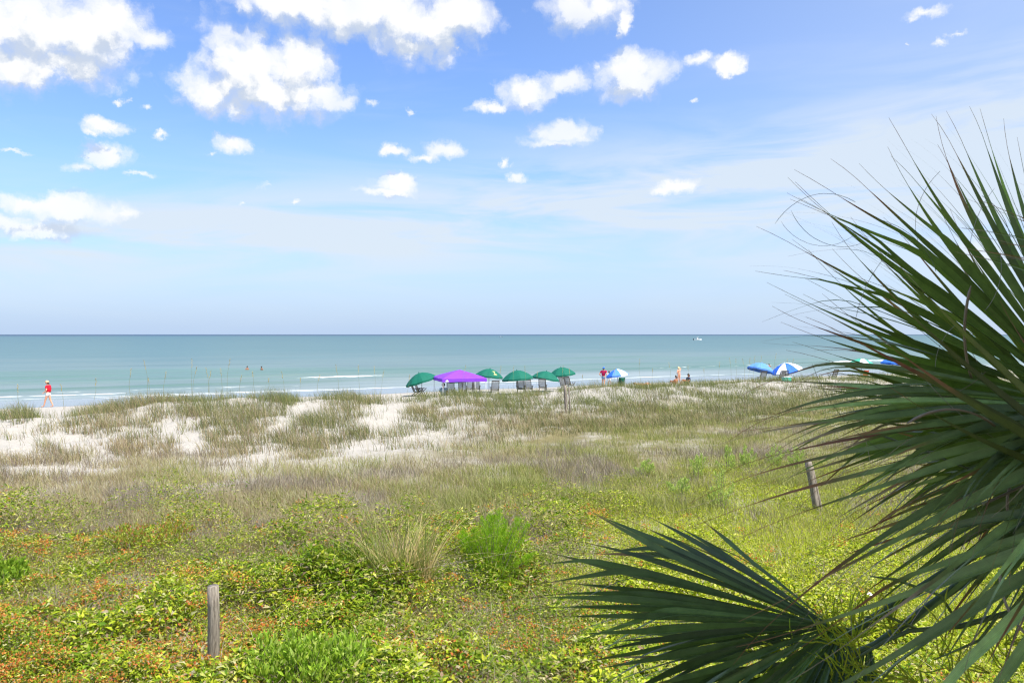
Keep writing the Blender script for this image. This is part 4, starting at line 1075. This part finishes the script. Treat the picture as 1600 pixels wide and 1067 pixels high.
# the crown's own roof of leaves above and right of the picture
frond((2150, 250, 2.5), (2250, -250, 2.1), (-.2, .2, 1), 26, -70, 70, 1.1, .062, .3, 8)
frond((2150, 560, 2.4), (2550, 300, 2.2), (.1, 0, 1), 26, -70, 70, 1.1, .062, .5, 9)
frond((2050, 600, 2.1), (2250, 350, 1.2), (.1, -.3, 1), 26, -70, 70, 1.1, .062, .5, 10)

# flower stalk: wiry yellow green branches round the lower fan's hub
def flower_stalk():
    r = random.Random(4); main = [at(1700, 960, 2.4), at(1600, 950, 2.45), at(1500, 978, 2.5), at(1420, 985, 2.5), at(1380, 1003, 2.5), at(1310, 1045, 2.5)]
    m = MB(); m.tube([p-palm_base for p in [palm_base+crown]+main], [.012, .010, .009, .008, .007, .005, .003], 6, True, (.15, .19, .05)); fs = m.build('flower_stalk', M['palm'], palm, True)
    side = [[at(1500, 978, 2.5), at(1470, 930, 2.5), at(1400, 905, 2.52), at(1360, 900, 2.5)], [at(1440, 985, 2.5), at(1380, 960, 2.5), at(1340, 965, 2.5)], [at(1480, 980, 2.5), at(1400, 1035, 2.45), at(1370, 1070, 2.45)], [at(1560, 960, 2.45), at(1530, 1000, 2.4), at(1460, 1030, 2.4)]]
    for s_ in side:
        m = MB(); m.tube([p-palm_base for p in s_], [.005]*(len(s_)-1)+[.002], 5, True, (.20, .26, .05)); m.build('side_branch', M['palm'], fs, True)
    for k in range(64):
        px, py = r.gauss(1335, 45), r.uniform(965, 1075)
        if k > 46: px, py = r.uniform(1400, 1600), r.uniform(985, 1075)
        p = at(px, py, r.uniform(2.35, 2.6)); m = MB(); d = Vector((r.uniform(-1, .4), r.uniform(-.5, .5), r.uniform(-.3, .7))).normalized()
        for q in range(3):
            a = p.copy(); dd = (d+Vector((r.uniform(-.7, .7), r.uniform(-.5, .5), r.uniform(-.6, .6)))).normalized(); pts = [a.copy()]
            for _ in range(5): a = a+dd*r.uniform(.018, .03); dd = (dd+Vector((r.uniform(-.3, .3), r.uniform(-.3, .3), r.uniform(-.25, .35)))).normalized(); pts.append(a.copy())
            m.tube([x-palm_base for x in pts], [.0026, .0026, .0024, .0022, .002, .0012], 4, True, (.46+.12*r.random(), .56, .04))
        m.build('flower_branchlet', M['leaf'], fs, True)
flower_stalk()
# pale dry threads curling off the leaf edges
def threads():
    r = random.Random(8)
    for k in range(24):
        px, py, d = (r.uniform(1230, 1590), r.uniform(230, 620), r.uniform(2.5, 2.9)) if k < 12 else (r.uniform(1380, 1590), r.uniform(560, 900), r.uniform(2.0, 2.4))
        p = at(px, py, d)-palm_base; dd = Vector((r.uniform(-1, .6), r.uniform(-.3, .3), r.uniform(-.6, .6))).normalized(); ax = Vector((r.uniform(-.2, .2), 1, r.uniform(-.2, .2))).normalized(); w = r.uniform(-.16, .16)
        pts = [p.copy()]
        for _ in range(12): p = p+dd*r.uniform(.018, .032); dd = Quaternion(ax, w) @ dd; pts.append(p.copy())
        rad = r.choice([.0008, .001, .0025, .004]) if k > 13 else .0008
        m = MB(); m.tube(pts, [rad]*12+[rad*.3], 4, True, r.choice([(.42, .36, .27), (.30, .22, .13), (.13, .16, .06)])); m.build('leaf_thread', M['palm'], palm, True)
threads()

# a scrap of litter
m = MB(); rr = random.Random(3); g = ground(1356, 945); n = 5
V = [(g.x-.08+.04*i+rr.uniform(-.02, .02), g.y-.08+.04*j+rr.uniform(-.015, .015), g.z+.16+rr.uniform(0, .03)) for i in range(n) for j in range(n)]
m.add(V, [(i*n+j, i*n+j+1, (i+1)*n+j+1, (i+1)*n+j) for i in range(n-1) for j in range(n-1)])
tag(m.build('paper_scrap', M['white']), 'crumpled white paper scrap caught in the ground cover', 'litter')

# ------------------------------------------------------------------ unseen building added behind the camera, sized to cast shade on the palm
def building():
    root = empty('palm_shade_building', (11, -2.6, .3)); tag(root, 'unseen pale stucco block with balconies, added behind the viewpoint to shade the palm', 'building')
    st = M_plain('pale_stucco', (.78, .76, .72), .9, .06, 2, bump=.2); gl = M_plain('window_glass', (.05, .07, .08), .08, .05, 2, .6)
    m = MB(); m.box((0, -6, 13), (14, 12, 26.6)); m.build('wall', st, root)
    slab = None
    for fl in range(8):
        for bay in range(-1, 2):
            z = 3.25+2.9*fl-2.9; x = bay*4.6
            if slab is None: m = MB(); m.box((0, .95, 0), (4.4, 1.9, .18)); slab = m.build('balcony_slab', st, root); o = slab; mm = MB(); mm.box((0, .02, 1.15), (3.2, .06, 2.1)); door = mm.build('glass_door', gl, root); d = door
            else:
                o = slab.copy(); COL.objects.link(o); d = door.copy(); COL.objects.link(d)
            o.location = (x, 0, z); d.location = (x, 0, z+.1)
building()
